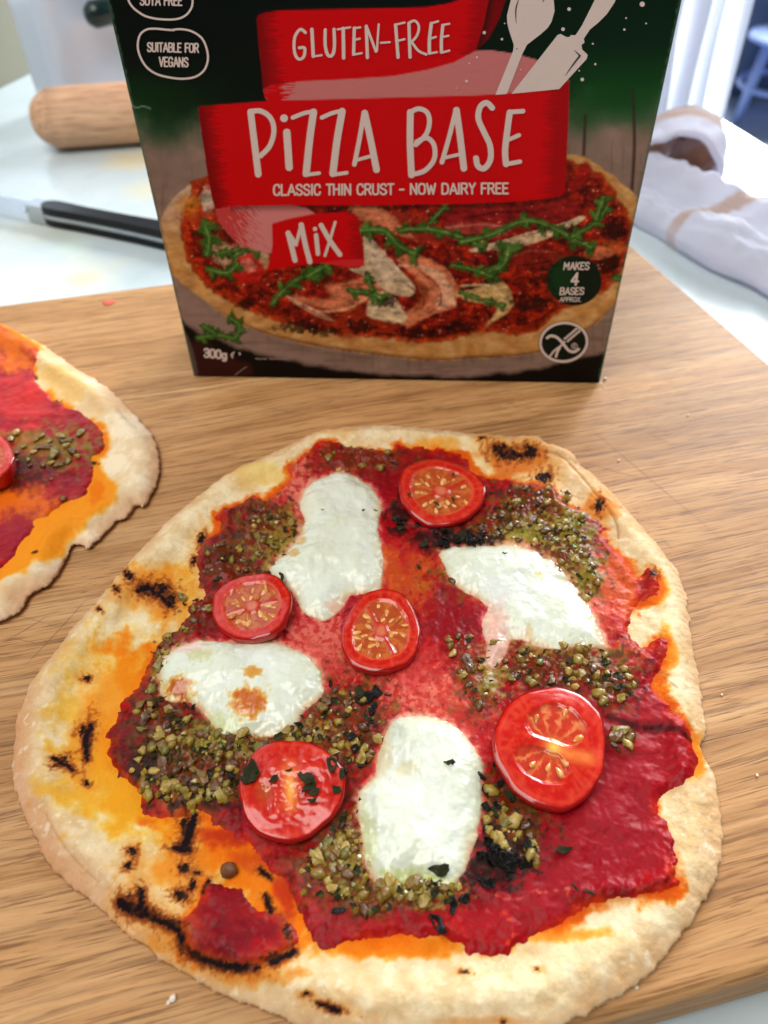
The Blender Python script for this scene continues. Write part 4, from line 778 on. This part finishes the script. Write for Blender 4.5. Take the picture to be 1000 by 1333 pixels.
# scuffed corner
b.line([(171,136),(178,140),(186,138),(196,141)], 1.4, lin(120, 150, 120), .8, .9); b.line([(165,118),(172,137)], 1.2, lin(170, 190, 170), .8, .7)
V = to_c(FP+bn*.0001).reshape(-1, 3); Q = surf(len(hh), len(ss))
front_m = attr_mat('carton_print', .42, 1500, .03, .03, .0002, 500, Specular_IOR_Level=.12)
link('front_panel', mesh_np('front_panel', V, Q, b.C.reshape(-1, 3)), front_m, carton)
cream = plain('cream_print', lin(226, 208, 200), .4, 300, .02, .03)
darkp = plain('black_print', lin(20, 22, 26), .4, 300, .02, .03)
greyp = plain('faint_grey_print', lin(150, 130, 122), .4, 300, .02, .03)
class Print:                                               # flat printed strokes on the carton front
    def __init__(s): s.V = []; s.F = []; s.k = 0
    def add(s, pts2, face):
        o = len(s.V); P = to_c(face_pt(np.array(pts2)[:, 0], np.array(pts2)[:, 1], .00022+.000006*s.k)); s.V += [tuple(p) for p in P]; s.F += [tuple(o+i for i in f) for f in face]
    def stroke(s, pts, wd, n=5, closed=False):
        s.k += 1; a = np.array(pts, float)
        if a.shape[1] == 2: a = np.c_[a, np.full(len(a), wd)]
        p = spline(a, n, closed) if len(a) > 2 else np.array([a[0]+(a[1]-a[0])*t_ for t_ in np.linspace(0, 1, 5)])
        if closed: p = np.r_[p, p[:1]]
        T = np.gradient(p[:, :2], axis=0)
        if closed: T[0] = T[-1] = p[1, :2]-p[-2, :2]
        T /= np.linalg.norm(T, axis=1)[:, None]+1e-9; N = np.stack([-T[:, 1], T[:, 0]], 1); h = p[:, 2:3]/2
        L = p[:, :2]+N*h; R = p[:, :2]-N*h; m = len(p); s.add(np.r_[L, R], [(i, i+1, m+i+1, m+i) for i in range(m-1)])
        if not closed:
            for c, r, t_ in ((p[0, :2], p[0, 2]/2, -T[0]), (p[-1, :2], p[-1, 2]/2, T[-1])):
                s.k += .3; a0_ = math.atan2(t_[1], t_[0]); q = a0_+np.linspace(-math.pi/2, math.pi/2, 9); s.add(np.stack([c[0]+r*np.cos(q), c[1]+r*np.sin(q)], 1), [tuple(range(9))])
    def dot(s, x, y, r, ry=None, rot=0, n=14):
        s.k += 1; q = np.arange(n)*2*math.pi/n; u_ = r*np.cos(q); v_ = (ry or r)*np.sin(q)
        s.add(np.stack([x+u_*math.cos(rot)-v_*math.sin(rot), y+u_*math.sin(rot)+v_*math.cos(rot)], 1), [tuple(range(n))])
    def fan(s, pts): s.k += 1; s.add(pts, [tuple(range(len(pts)))])
    def build(s, name, mat, label=None):
        me = bpy.data.meshes.new(name); me.from_pydata(s.V, [], s.F); bm = bmesh.new(); bm.from_mesh(me)
        bm.normal_update()
        for f in bm.faces:
            if f.normal.y > 0: f.normal_flip()
        bmesh.ops.triangulate(bm, faces=[f for f in bm.faces if len(f.verts) > 4]); bm.to_mesh(me); bm.free()
        o = link(name, me, mat, carton)
        if label: o['label'] = label
        return o
def hand(strokes, s, ox, oy):
    p = Print()
    for pts, wd in strokes:
        a = crop(pts, s, ox, oy)
        if len(pts) == 1: p.dot(a[0][0], a[0][1], wd/s/2)
        else: p.stroke(a, wd/s)
    return p
p = hand([([(355,18),(370,140),(388,288)], 29), ([(352,16),(400,14),(442,45),(456,100),(438,165),(398,208)], 22), ([(500,45)], 34), ([(512,106),(522,258)], 32), ([(538,42),(590,22),(630,16)], 18), ([(628,18),(612,130),(596,284)], 31), ([(590,291),(652,283)], 16), ([(664,42),(710,22),(756,12)], 18), ([(752,15),(730,140),(712,284)], 31), ([(708,291),(772,281)], 16), ([(846,22),(828,130),(805,245)], 20), ([(850,22),(876,140),(901,268)], 29), ([(815,226),(872,210)], 15)], 10/3, 220, 140)
for pts, wd in [([(181,85),(180,220),(186,357)], 29), ([(180,86),(215,70),(252,84),(264,125),(250,180),(205,226)], 21), ([(208,214),(252,196),(284,228),(284,290),(244,338),(190,355)], 21), ([(378,76),(350,190),(318,302)], 20), ([(381,76),(398,200),(413,328)], 29), ([(322,284),(392,268)], 15), ([(536,66),(512,44),(484,62),(476,112),(500,170),(526,228),(528,290),(502,328),(474,318),(466,284)], 25), ([(670,80),(612,84)], 20), ([(612,86),(602,160),(592,250),(596,310)], 27), ([(602,206),(652,184)], 18), ([(596,310),(656,299)], 19)]:
    p.stroke(crop(pts, 10/3, 480, 120), wd/(10/3))
p.build('lettering', cream, 'cream hand-drawn words PiZZA BASE on the red band')
hand([([(226,140),(204,126),(180,160),(178,220),(194,254),(218,246),(223,208),(200,206)], 13), ([(254,126),(260,243)], 15), ([(258,244),(296,238)], 9), ([(312,128),(312,195),(324,238),(344,236),(352,195),(350,126)], 14), ([(366,126),(420,117)], 9), ([(390,122),(392,250)], 15), ([(438,120),(435,234)], 14), ([(436,121),(464,117)], 9), ([(436,172),(462,166)], 9), ([(436,235),(470,229)], 9), ([(490,112),(495,248)], 14), ([(492,114),(532,222)], 11), ([(544,104),(536,220)], 9), ([(553,184),(592,181)], 9), ([(617,106),(628,247)], 14), ([(615,106),(656,96)], 9), ([(622,176),(656,168)], 9), ([(675,102),(680,246)], 14), ([(674,98),(700,88),(718,112),(710,152),(684,182)], 11), ([(690,184),(716,218),(750,234)], 11), ([(772,100),(764,170),(764,228)], 15), ([(770,100),(802,90)], 9), ([(766,166),(792,158)], 9), ([(764,230),(796,224)], 9), ([(822,108),(816,170),(816,224)], 14), ([(820,106),(850,101)], 9), ([(820,158),(846,153)], 9), ([(818,226),(850,217)], 9)], 10/3, 330, 0).build('lettering', cream, 'cream hand-drawn words GLUTEN-FREE on the upper ribbon')
hand([([(104,244),(130,348)], 20), ([(106,244),(134,288)], 15), ([(134,288),(154,212)], 13), ([(154,212),(170,290),(187,354)], 20), ([(207,228)], 17), ([(211,252),(218,323)], 17), ([(230,214),(266,276),(302,326)], 19), ([(284,202),(262,276),(245,330)], 11)], 2.941, 340, 220).build('lettering', cream, 'cream hand-drawn word MiX on the small red banner')
# condensed capitals drawn stroke by stroke on a unit box (y down, 0 cap line, 1 base line)
FONT = {'A': (.5, [[(0, 1), (.22, 0)], [(.22, 0), (.46, 1)], [(.08, .68), (.38, .68)]]), 'B': (.46, [[(0, 0), (0, 1)], [(0, 0), (.3, .02), (.36, .22), (.28, .45), (0, .47)], [(0, .47), (.34, .52), (.4, .75), (.3, .98), (0, 1)]]), 'C': (.44, [[(.36, .25), (.3, .02), (.1, .02), (0, .25), (0, .75), (.1, .98), (.3, .98), (.37, .75)]]), 'D': (.46, [[(0, 0), (0, 1)], [(0, 0), (.25, .02), (.38, .25), (.38, .75), (.25, .98), (0, 1)]]), 'E': (.4, [[(0, 0), (0, 1)], [(0, 0), (.32, 0)], [(0, .48), (.26, .48)], [(0, 1), (.33, 1)]]), 'F': (.38, [[(0, 0), (0, 1)], [(0, 0), (.32, 0)], [(0, .48), (.26, .48)]]), 'G': (.46, [[(.37, .22), (.3, .02), (.1, .02), (0, .25), (0, .75), (.1, .98), (.3, .98), (.37, .8), (.37, .55)], [(.22, .55), (.37, .55)]]),
 'H': (.46, [[(0, 0), (0, 1)], [(.36, 0), (.36, 1)], [(0, .48), (.36, .48)]]), 'I': (.14, [[(.03, 0), (.03, 1)]]), 'K': (.46, [[(0, 0), (0, 1)], [(.36, 0), (.03, .52)], [(.12, .42), (.38, 1)]]), 'L': (.38, [[(0, 0), (0, 1)], [(0, 1), (.32, 1)]]), 'M': (.58, [[(0, 1), (.02, 0)], [(.02, 0), (.24, .65)], [(.24, .65), (.46, 0)], [(.46, 0), (.48, 1)]]), 'N': (.48, [[(0, 1), (0, 0)], [(0, 0), (.38, 1)], [(.38, 1), (.38, 0)]]), 'O': (.48, [[(.2, .01), (.06, .06), (0, .28), (0, .72), (.06, .94), (.2, .99), (.34, .94), (.4, .72), (.4, .28), (.34, .06), (.2, .01)]]), 'P': (.42, [[(0, 0), (0, 1)], [(0, 0), (.3, .02), (.37, .26), (.3, .5), (0, .53)]]), 'R': (.46, [[(0, 0), (0, 1)], [(0, 0), (.3, .02), (.36, .25), (.28, .48), (0, .5)], [(.2, .5), (.39, 1)]]), 'S': (.44, [[(.36, .2), (.28, .02), (.1, .02), (0, .2), (.06, .4), (.3, .58), (.38, .78), (.28, .98), (.08, .98), (0, .8)]]), 'T': (.4, [[(.17, 0), (.17, 1)], [(-.02, 0), (.36, 0)]]), 'U': (.46, [[(0, 0), (0, .75), (.08, .98), (.28, .98), (.37, .75), (.37, 0)]]), 'V': (.48, [[(0, 0), (.21, 1)], [(.21, 1), (.42, 0)]]), 'W': (.64, [[(0, 0), (.14, 1)], [(.14, 1), (.28, .2)], [(.28, .2), (.42, 1)], [(.42, 1), (.56, 0)]]), 'X': (.46, [[(0, 0), (.4, 1)], [(.4, 0), (0, 1)]]), 'Y': (.44, [[(0, 0), (.19, .52)], [(.38, 0), (.19, .52)], [(.19, .52), (.19, 1)]]),
 '-': (.34, [[(0, .55), (.24, .55)]]), '.': (.16, [[(.03, .97), (.05, .97)]]), ' ': (.26, []), '4': (.46, [[(.3, 1), (.3, 0)], [(.3, 0), (0, .7)], [(0, .7), (.42, .7)]]), '3': (.44, [[(0, .15), (.1, .01), (.3, .03), (.36, .25), (.26, .46), (.12, .48)], [(.12, .48), (.32, .54), (.38, .76), (.28, .98), (.08, .98), (0, .82)]]), '0': (.46, [[(.19, .01), (.05, .08), (0, .3), (0, .7), (.05, .92), (.19, .99), (.33, .92), (.38, .7), (.38, .3), (.33, .08), (.19, .01)]]), 'g': (.44, [[(.32, .4), (.14, .36), (0, .5), (0, .78), (.12, .92), (.3, .84)], [(.32, .36), (.32, 1.05), (.22, 1.22), (.04, 1.18)]])}
def caps(p, text, x0, y0, x1, y1, cap, wd, slant=0.):
    GAP = .07; tot = sum(FONT[c][0]+GAP for c in text)-.08-GAP; L = math.hypot(x1-x0, y1-y0); ux, uy = (x1-x0)/L, (y1-y0)/L; sx = L/tot; cur = 0
    for c in text:
        adv, st = FONT[c]
        for s_ in st:
            q = [(x0+ux*((cur+a_)*sx)-uy*((b_-1)*cap)*0+(1-b_)*slant*cap, y0+uy*((cur+a_)*sx)+(b_-1)*cap) for a_, b_ in s_]
            p.stroke(q, wd, 4)
        cur += adv+GAP
p = Print(); caps(p, 'CLASSIC THIN CRUST - NOW DAIRY FREE', 357, 253.5, 661, 250.5, 13.2, 2.5); p.build('lettering', cream, 'cream capitals CLASSIC THIN CRUST - NOW DAIRY FREE')
p = Print(); caps(p, 'SUITABLE FOR', 192.5, 66.5, 258.5, 67.5, 11.2, 2.0); caps(p, 'VEGANS', 208, 85.5, 245, 86, 11.6, 2.0); p.stroke(crop([(545,240),(480,236),(390,228),(320,236),(268,280),(250,370),(272,460),(322,540),(400,595),(510,625),(620,635),(720,618),(790,565),(820,480),(810,390),(770,305),(690,250),(600,232),(530,238)], 6.25, 140, 0), 2.7); p.build('badge', cream, 'cream ring round the words SUITABLE FOR VEGANS')
p = Print(); caps(p, 'SOYA FREE', 183, 6, 237, 6.3, 12, 2.0); p.stroke(crop([(175,0),(205,50),(250,90),(320,130),(430,152),(560,152),(640,120),(685,60),(695,0),(690,-90),(600,-150),(430,-170),(250,-140),(170,-70)], 6.25, 140, 0), 2.7, closed=True); p.build('badge', cream, 'cream ring round the words SOYA FREE')
p = Print(); caps(p, 'MAKES', 734, 350.4, 766, 350, 9, 1.75, .14); caps(p, '4', 743.5, 370, 751, 370, 15, 2.9, .14); caps(p, 'BASES', 729, 382.6, 759, 382.2, 8.6, 1.7, .14); caps(p, 'APPROX.', 728.5, 391.8, 756, 391.5, 5.6, .95, .14); p.build('lettering', cream, 'cream words MAKES 4 BASES APPROX. on a dark green disc')
p = Print(); q = np.linspace(0, 2*math.pi, 28, endpoint=False); p.stroke([(734+30.5*math.cos(a_)*math.cos(-.12)-25*math.sin(a_)*math.sin(-.12), 445+30.5*math.cos(a_)*math.sin(-.12)+25*math.sin(a_)*math.cos(-.12)) for a_ in q], 3.4, 2, True)
T6 = lambda pts: crop(pts, 6.347, 680, 300)
p.stroke(T6([(205,885),(235,868),(285,880),(335,930),(380,985),(425,1000),(465,978)]), 3.6); p.stroke(T6([(225,1042),(265,990),(325,945),(350,915)]), 2.4); p.stroke(T6([(278,1040),(290,1000),(308,968)]), 3.2)
for k in range(5):
    x_, y_ = 368+k*22, 898-k*19
    p.dot(*T6([(x_-12, y_-10)])[0], 2.6, 1.5, -.35); p.dot(*T6([(x_+12, y_+8)])[0], 2.6, 1.5, -1.1)
p.stroke([(680+(430+24*math.cos(a_))/6.347, 300+(950+22*math.sin(a_))/6.347) for a_ in q[::3]], .8, 2, True); p.stroke(T6([(425,962),(425,938),(436,942),(426,952),(438,962)]), .7); p.build('badge', cream, 'cream ringed symbol of a crossed grain ear')
p = Print(); caps(p, '300g', 266.5, 464, 295, 467, 10.5, 2.5); p.stroke([(305,458),(301.5,461),(303,465)], 1.6); p.stroke([(312,459),(312.5,461)], 2); p.stroke([(302,461.5),(304,461.5)], 1.2); p.build('lettering', cream, 'small weight mark 300g at the lower left of the carton')
p = Print()
for a_, c_2 in ((333, 340), (342, 347), (351, 356), (358, 375)): p.stroke([(a_, 466.3), (c_2, 467)], 1.6)
p.stroke([(306,488),(315,481),(321,477)], .9); p.build('small_print', greyp)
p = Print(); spoon = [(665,0),(660,20),(660.5,30),(663,40),(669,58),(668,66),(645,123),(660,121.8),(680,70),(686,58),(704,44),(713,36),(718,28),(722,14),(721,0),(712,-18),(695,-28),(678,-22)]
p.fan(spoon); p.build('spoon_drawing', cream, 'cream silhouette of a spoon')
peel = [(726,45),(730,43.8),(734,46),(738,48),(742,47.5),(743,45),(749,45.5),(753,40),(758,32),(768,12),(776,-4),(790,-20),(806,-14),(800,3),(790,18),(779,29),(768,38),(760,50),(761,55),(757,58),(758,64),(765,71),(764,76),(728,115.5),(666,121.6)]
p = Print(); p.fan(peel); p.build('slicer_drawing', cream, 'cream silhouette of a broad slicing tool with a turned handle')
p = Print(); p.k = 6; p.stroke([(675,0,1.),(671.6,12,1.8),(672,30,.5)], 2); p.stroke([(708,0,1.6),(706,2,.5)], 2); p.dot(672.8, 63, .9); p.stroke([(748,65,.6),(755,72,2.)], 2); p.stroke([(755,72,2.4),(745,85,1.6),(736,98,.5)], 2); p.build('ink_line', darkp)
p = Print(); p.k = 2
for x, y, r in [(740.9,11.5,2.4),(733,37.6,2.4),(630.5,42,2.2),(653.5,50.5,1.6),(771.7,56.5,1.3),(775,83,1.5),(754,91.5,1.1),(758,103,2.4),(621,74,1.4),(607.5,105,1.8),(611,82,1.),(836,5,3.4),(815,23,1.2),(812.7,38,1.6),(841,30,1.1),(678,90,.9),(594,114,.8),(657,30,.9)]: p.dot(x, y, r)
p.build('dust_dots', cream)

# ------------------------------------------------------------------ rolling pin
beech = wood_mat('beech', tuple(lin(212, 160, 124)), tuple(lin(222, 174, 138)), tuple(lin(230, 188, 152)), .8, .55)
pa = ground(70, 147, 0.); pb = ground(168, 140, 0.); d = (pb-pa)/np.linalg.norm(pb-pa); tip = ground(39, 149.5, 0.)
Lp = .34; r_ = .0210; prof = [(0, .0), (.001, .008), (.004, .0132), (.010, .0180), (.018, .0204), (.028, r_), (Lp*.5, r_*1.02), (Lp-.02, r_), (Lp-.004, .016), (Lp, 0)]
pin = tag(bm_obj('rolling_pin', tube([(x, 0, 0) for x, _ in spline(prof, 4, False)], [max(q_, .0001) for _, q_ in spline(prof, 4, False)], 40, False), beech, smooth=True), 'plain beech rolling pin with a rounded end lying behind the carton', 'rolling pin')
pin.location = (tip[0], tip[1], WZ+r_+.0004); pin.rotation_euler = (0, 0, math.atan2(d[1], d[0]))

# ------------------------------------------------------------------ knife
k0 = ground(70, 290, WZ); k1 = ground(206, 316, WZ); d = (k1-k0); kl = np.linalg.norm(d); ang = math.atan2(d[1], d[0])
knife = empty('knife', (k0[0], k0[1], WZ), ang, label='kitchen knife with a black handle and bright tang lying on the worktop', cat='knife')
steel = plain('steel', (.55, .57, .6), .25, 200, .03, .1, Metallic=1.); blk = plain('black_handle', lin(9, 10, 13), .3, 200, .05, .2, Specular_IOR_Level=.25)
hp = spline([(0, -.0055), (.03, -.006), (.07, -.0068), (.11, -.0085), (.118, -.002), (.115, .0052), (.07, .0040), (.03, .0042), (0, .005)], 4)
for z0, z1, nm, mt, sc_ in ((.0005, .0052, 'scale', blk, 1.), (.0054, .0078, 'tang', steel, 1.012), (.0080, .0130, 'scale', blk, 1.)):
    bm_obj(nm, prism([(x, y*sc_) for x, y in hp], z0, z1), mt, knife, bevel=.0016 if nm == 'scale' else 0, smooth=False)
bm_obj('bolster', prism([(-.014, -.0058), (-.0006, -.0056), (-.0006, .0051), (-.014, .005)], .001, .0124), steel, knife, bevel=.003, seg=3)
bl = bmesh.new(); N_ = 14
rows = []
for i in range(N_):
    x = -.0142-.18*i/(N_-1); wv = 1-(i/(N_-1))**3*.96; rows.append([bl.verts.new((x, .005, .0092)), bl.verts.new((x, .005, .0062)), bl.verts.new((x, .005-.014*wv, .0077)), ])
for i in range(N_-1):
    for j in range(3): bl.faces.new((rows[i][j], rows[i][(j+1) % 3], rows[i+1][(j+1) % 3], rows[i+1][j]))
bl.faces.new(rows[0]); bl.faces.new(rows[-1][::-1])
bm_obj('blade', bl, steel, knife)

# ------------------------------------------------------------------ white appliance behind the rolling pin
gw = plain('glossy_white', lin(206, 214, 228), .12, 10, .0, .03, Coat_Weight=.5, Coat_Roughness=.05)
dg = plain('dark_green_plastic', lin(6, 34, 32), .25, 100, .03)
nc = ground(97, 166, WZ); lc = ground(28, 150, WZ); fa = math.atan2(nc[1]-lc[1], nc[0]-lc[0])
# front corner nc; side face runs back to lc; the front face runs to the right, square to it
app = empty('white_appliance', (nc[0], nc[1], WZ), fa+math.pi/2-.2, label='glossy white kitchen appliance with rounded corner and dark handle behind the rolling pin', cat='appliance')
LS = np.linalg.norm(nc-lc)
bm = box_bm(0, .26, 0, LS*1.0, .0005, .24)
bmesh.ops.bevel(bm, geom=[e for e in bm.edges if abs((e.verts[0].co-e.verts[1].co).z) > .1], offset=.018, segments=8, affect='EDGES', profile=.5)
bm_obj('housing', bm, gw, app, smooth=False)

fr = app.rotation_euler[2]; fxv = np.array([math.cos(fr), math.sin(fr), 0]); fnv = np.array([fxv[1], -fxv[0], 0])
def on_front(px, py):
    d = ray(px, py); k = ((nc+fnv*.016-_C)@fnv)/(d@fnv); q = _C+d*k-nc; return q@fxv, -(q@fnv), q[2]
h0 = np.array(on_front(121, 19)); h1 = np.array(on_front(185, 4)); hd = (h1-h0)/np.linalg.norm(h1-h0); r_ = .0092
pts = [h0-hd*.006, h0-hd*.0045, h0, h0+hd*.01, h1, h1+hd*.08]
bm_obj('handle', tube(pts, [.002, .006, r_, r_, r_, r_], 20), dg, app, smooth=True)

# ------------------------------------------------------------------ tea towel
t = NT('towel_cloth'); a = t.n('ShaderNodeAttribute', attribute_name='Col').outputs['Color']; t.l(a, t.b.inputs['Base Color']); co = t.obj()
t.set(Roughness=.9, Sheen_Weight=.25); t.bump(t.math('ADD', t.noise(co, 700, 3), t.noise(co, 160, 3)), .5, .0012); tr = t.n('ShaderNodeBsdfTranslucent'); t.l(a, tr.inputs[0]); mx = t.n('ShaderNodeMixShader'); mx.inputs[0].default_value = .4; t.l(t.b.outputs[0], mx.inputs[1]); t.l(tr.outputs[0], mx.inputs[2]); t.l(mx.outputs[0], t.t.nodes['Material Output'].inputs['Surface']); cloth = t.m
TW = lin(230, 229, 242); TAN = lin(206, 170, 146)
def stripes(V):
    c = np.ones((len(V), 3))*TW
    for (p, q, zz, wd) in (((880, 296), (998, 280), -.012, .0042), ((955, 308), (1010, 326), -.012, .0022)):
        a_ = ground(*p, zz)[:2]; b_ = ground(*q, zz)[:2]; d_ = (b_-a_)/np.linalg.norm(b_-a_); r = np.abs((V[:, 0]-a_[0])*-d_[1]+(V[:, 1]-a_[1])*d_[0]+.0015*np.sin(V[:, 0]*90)); k = sstep(wd*1.2, wd*.8, r)*sstep(-.012, .004, (V[:, 0]-a_[0])*d_[0]+(V[:, 1]-a_[1])*d_[1])
        c = c*(1-.8*k[:, None])+TAN*.8*k[:, None]
    return c
tw0 = ground(842, 306, WZ)[:2]; tw1 = ground(1000, 388, WZ)[:2]; ta = (tw1-tw0); ta /= np.linalg.norm(ta); tb = np.array([-ta[1], ta[0]]); tb *= np.sign(tb[0])
towel = empty('tea_towel', (tw0[0], tw0[1], WZ), label='crumpled white tea towel with tan stripes on the worktop beside the carton', cat='tea towel')
prof = spline([(.006, .0006), (.000, .003), (-.002, .009), (.004, .0155), (.013, .0185), (.022, .0165), (.030, .0135), (.040, .0165), (.053, .023), (.068, .0235), (.082, .017), (.092, .008), (.094, .001)], 6, False)
sv_ = np.linspace(-.16, .26, 150); SI, PI_ = np.meshgrid(sv_, np.arange(len(prof)), indexing='ij'); pt = prof[PI_, 0]; pzv = prof[PI_, 1]
u_ = PI_/len(prof)
wz = 1+.30*perlin(SI*16, u_*2.2, 61)+.17*fbm(SI*50, u_*7, 62, 3); wt = .007*perlin(SI*11, u_*1.3, 63)+.002*perlin(SI*45, u_*5, 64)
ridge = .0026*np.abs(perlin(SI*22+u_*9, u_*10-SI*9, 65))
tt = pt*np.interp(SI, [-.16, -.05, .0, .04, .09, .16, .26], [.75, .55, .50, .78, 1.0, 1.1, 1.2])+wt; zz = np.maximum(pzv*1.15*wz, .0004)+ridge*sstep(.002, .008, pzv)
V = np.stack([ta[0]*SI+tb[0]*tt, ta[1]*SI+tb[1]*tt, zz], -1).reshape(-1, 3)
me = mesh_np('cloth', V, surf(len(sv_), len(prof)), stripes(V+np.array([tw0[0], tw0[1], 0]))); link('cloth', me, cloth, towel)
lp0 = ground(885, 262, WZ); ln_ = lp0[:2]/np.linalg.norm(lp0[:2]); ln3 = np.array([ln_[0], ln_[1], 0.])
lc_ = spline([(838,275),(828,232),(836,196),(862,176),(899,171),(927,186),(934,214),(920,242),(890,256),(858,268),(826,288)], 6, False)
d_ = ray(lc_[:, 0], lc_[:, 1]); kk = ((lp0-_C)@ln3)/(d_@ln3); ring = _C+d_*kk[:, None]
ext = np.linspace(-.012, .085, 26); RI, EI = np.meshgrid(np.arange(len(ring)), ext, indexing='ij')
cen = ring.mean(0); V = ring[RI]+ln3*EI[..., None]; sh = (1-.9*np.clip(EI/.085, 0, 1)**3)[..., None]; V = cen+(V-cen-ln3*EI[..., None])*sh+ln3*EI[..., None]
V[..., 2] = np.maximum(V[..., 2]-.010*sh[..., 0]*0+.0025*perlin(RI*.25, EI*50, 71), WZ+.001); V[..., 0] += .003*perlin(RI*.2+4, EI*40, 72); V = V.reshape(-1, 3)
cc = np.ones((len(V), 3))*TW; kx = (np.abs(EI.ravel()-.022) < .006) | (np.abs(EI.ravel()-.050) < .012); cc[kx] = TW*.15+TAN*.85; cc[(EI.ravel() > .012) & ~kx] = TW*.5+TAN*.5  # tan stripes, plus a tan tint painting in the shade inside the loop
me = mesh_np('turned_edge', V-np.array([tw0[0], tw0[1], WZ]), surf(len(ring), len(ext)), cc); o = link('turned_edge', me, cloth, towel)
o.modifiers.new('thickness', 'SOLIDIFY').thickness = .0045; o.modifiers.new('smooth', 'SUBSURF').levels = 1

# ------------------------------------------------------------------ curtain, and the little metal table beyond the worktop
t = NT('sheer_white'); t.set(Base_Color=(.72, .74, .86, 1), Roughness=.25, Coat_Weight=.4, Coat_Roughness=.12)
tr = t.n('ShaderNodeBsdfTranslucent'); tr.inputs[0].default_value = (.85, .87, .95, 1); mx = t.n('ShaderNodeMixShader'); mx.inputs[0].default_value = .45
t.l(t.b.outputs[0], mx.inputs[1]); t.l(tr.outputs[0], mx.inputs[2]); t.l(mx.outputs[0], t.t.nodes['Material Output'].inputs['Surface'])
q0 = ground(838, 186, WZ); q1 = ground(931, 157, WZ); qd = q1-q0; ql = np.linalg.norm(qd); qd /= ql; qn = np.array([qd[1], -qd[0], 0])
uu = np.linspace(-.25, 1, 160); vv = np.linspace(0, .42, 40); U_, V_ = np.meshgrid(uu, vv, indexing='ij')
fold = .013*np.sin(U_*21+1.2*np.sin(V_*5)+.6)*(.6+.4*np.sin(U_*7))+.004*perlin(U_*9, V_*10, 81)
V = q0+qd*(U_*ql)[..., None]+qn*fold[..., None]+np.array([0, 0, 1.])*(V_+.0008)[..., None]
tag(link('sheer_curtain', mesh_np('sheer_curtain', V.reshape(-1, 3), surf(160, 40)), t.m), 'sheer white curtain hanging in folds behind the towel at upper right', 'curtain')
FZ = -.92; tc = ground(1006, 152, FZ)
zt = min(np.linspace(FZ+.1, FZ+1.0, 200), key=lambda z: abs(project([tc[0], tc[1], z])[1]-46))
tp = plain('blue_white_paint', lin(150, 170, 226), .3, 30, .05, .1, Coat_Weight=.3); sc1 = np.linalg.norm(tc)/FPX
tbl = empty('metal_table', tuple(tc), label='small round pale blue metal table on splayed legs, beyond the worktop at upper right', cat='table')
hgt = zt-FZ; R_ = 46*sc1
bm_obj('table_top', tube([(0, 0, hgt-.02), (0, 0, hgt-.012), (0, 0, hgt), (0, 0, hgt+.004)], [R_*.9, R_, R_, R_*.96], 36), tp, tbl, smooth=False)
for k in range(4):
    q = math.radians(20+90*k); bm_obj('leg', tube([(R_*.75*math.cos(q), R_*.75*math.sin(q), hgt-.02), (R_*1.05*math.cos(q), R_*1.05*math.sin(q), 0)], .018, 10), tp, tbl, smooth=True)
q = np.linspace(0, 2*math.pi, 33); bm_obj('foot_ring', tube(np.stack([R_*.93*np.cos(q), R_*.93*np.sin(q), 0*q+hgt*.42], 1), .012, 8, False), tp, tbl, smooth=True)
cb = ground(985, 128, FZ); dkb = plain('dark_blue_paint', lin(74, 90, 124), .4, 10, .05, .2)
cab = empty('cabinet', tuple(cb), math.radians(-20), label='dark blue cabinet beyond the worktop, behind the metal table', cat='cabinet')
bm_obj('carcass', box_bm(-.16, .34, 0, .3, .05, .62), dkb, cab, bevel=.006); bm_obj('plinth', box_bm(-.14, .32, .01, .29, 0, .049), dkb, cab)
for x0 in (-.155, .095):
    dr = bm_obj('door', box_bm(x0, x0+.24, -.02, -.002, .06, .60), dkb, cab, bevel=.004); bm_obj('handle', box_bm(x0+.11, x0+.13, -.045, -.0205, .40, .52), tp, dr, bevel=.004)

# ------------------------------------------------------------------ stray crumbs and a drop of sauce on the board
cr = plain('flour_crumb', lin(236, 224, 206), .8, 500, .3, .1)
for i, (x, y, r) in enumerate([(788,494,.0011),(782,500,.0006),(806,600,.0007),(896,541,.0006),(226,1301,.0012),(220,1306,.0007),(986,1010,.0006),(940,905,.0005),(846,1248,.0007),(829,1286,.0007),(60,1100,.0005),(786,505,.0005)]):
    p = ground(x, y, 0); o = link('crumb', bpy.data.meshes.get('stray_crumb') or NUTS[1].copy(), None)
    if i == 0: o.data.name = 'stray_crumb'; o.data.materials.clear(); o.data.materials.append(cr)
    o.location = (p[0], p[1], r*.4); o.scale = (r, r, r*.7); tag(o, ('largest pale crumb at the lower right corner of the carton', 'tiny pale crumb just left of the crumb by the carton corner', 'pale crumb on bare board to the right of the pizza top', 'lone tiny crumb on the board near the right frame edge, level with the pizza top', 'blurred white crumb on the board below the lower left crust', 'smaller white crumb touching the blurred one at lower left', 'tiny crumb on the board at right, level with the largest tomato', 'tiny crumb on the board hard against the right side of the crust', 'pale crumb stuck just off the lower right crust', 'pale crumb nearest the front edge of the board', 'tiny crumb on the board at far left, level with the lower left crust', 'tiny crumb just below the carton corner crumb')[i], 'crumb', 'stray crust crumbs on the board')
p = ground(142, 394, 0); bm = bmesh.new(); bmesh.ops.create_uvsphere(bm, u_segments=14, v_segments=8, radius=1)
for v in bm.verts: v.co = Vector((v.co.x*.0032*(1+.2*math.sin(3*math.atan2(v.co.y, v.co.x))), v.co.y*.003, max(v.co.z, -.1)*.0006))
tag(bm_obj('sauce_drop', bm, plain('red_drop', lin(206, 96, 70), .45, 200, .05), smooth=True, loc=(p[0], p[1], .0001)), 'small red drop of sauce near the back edge of the board', 'sauce drop')
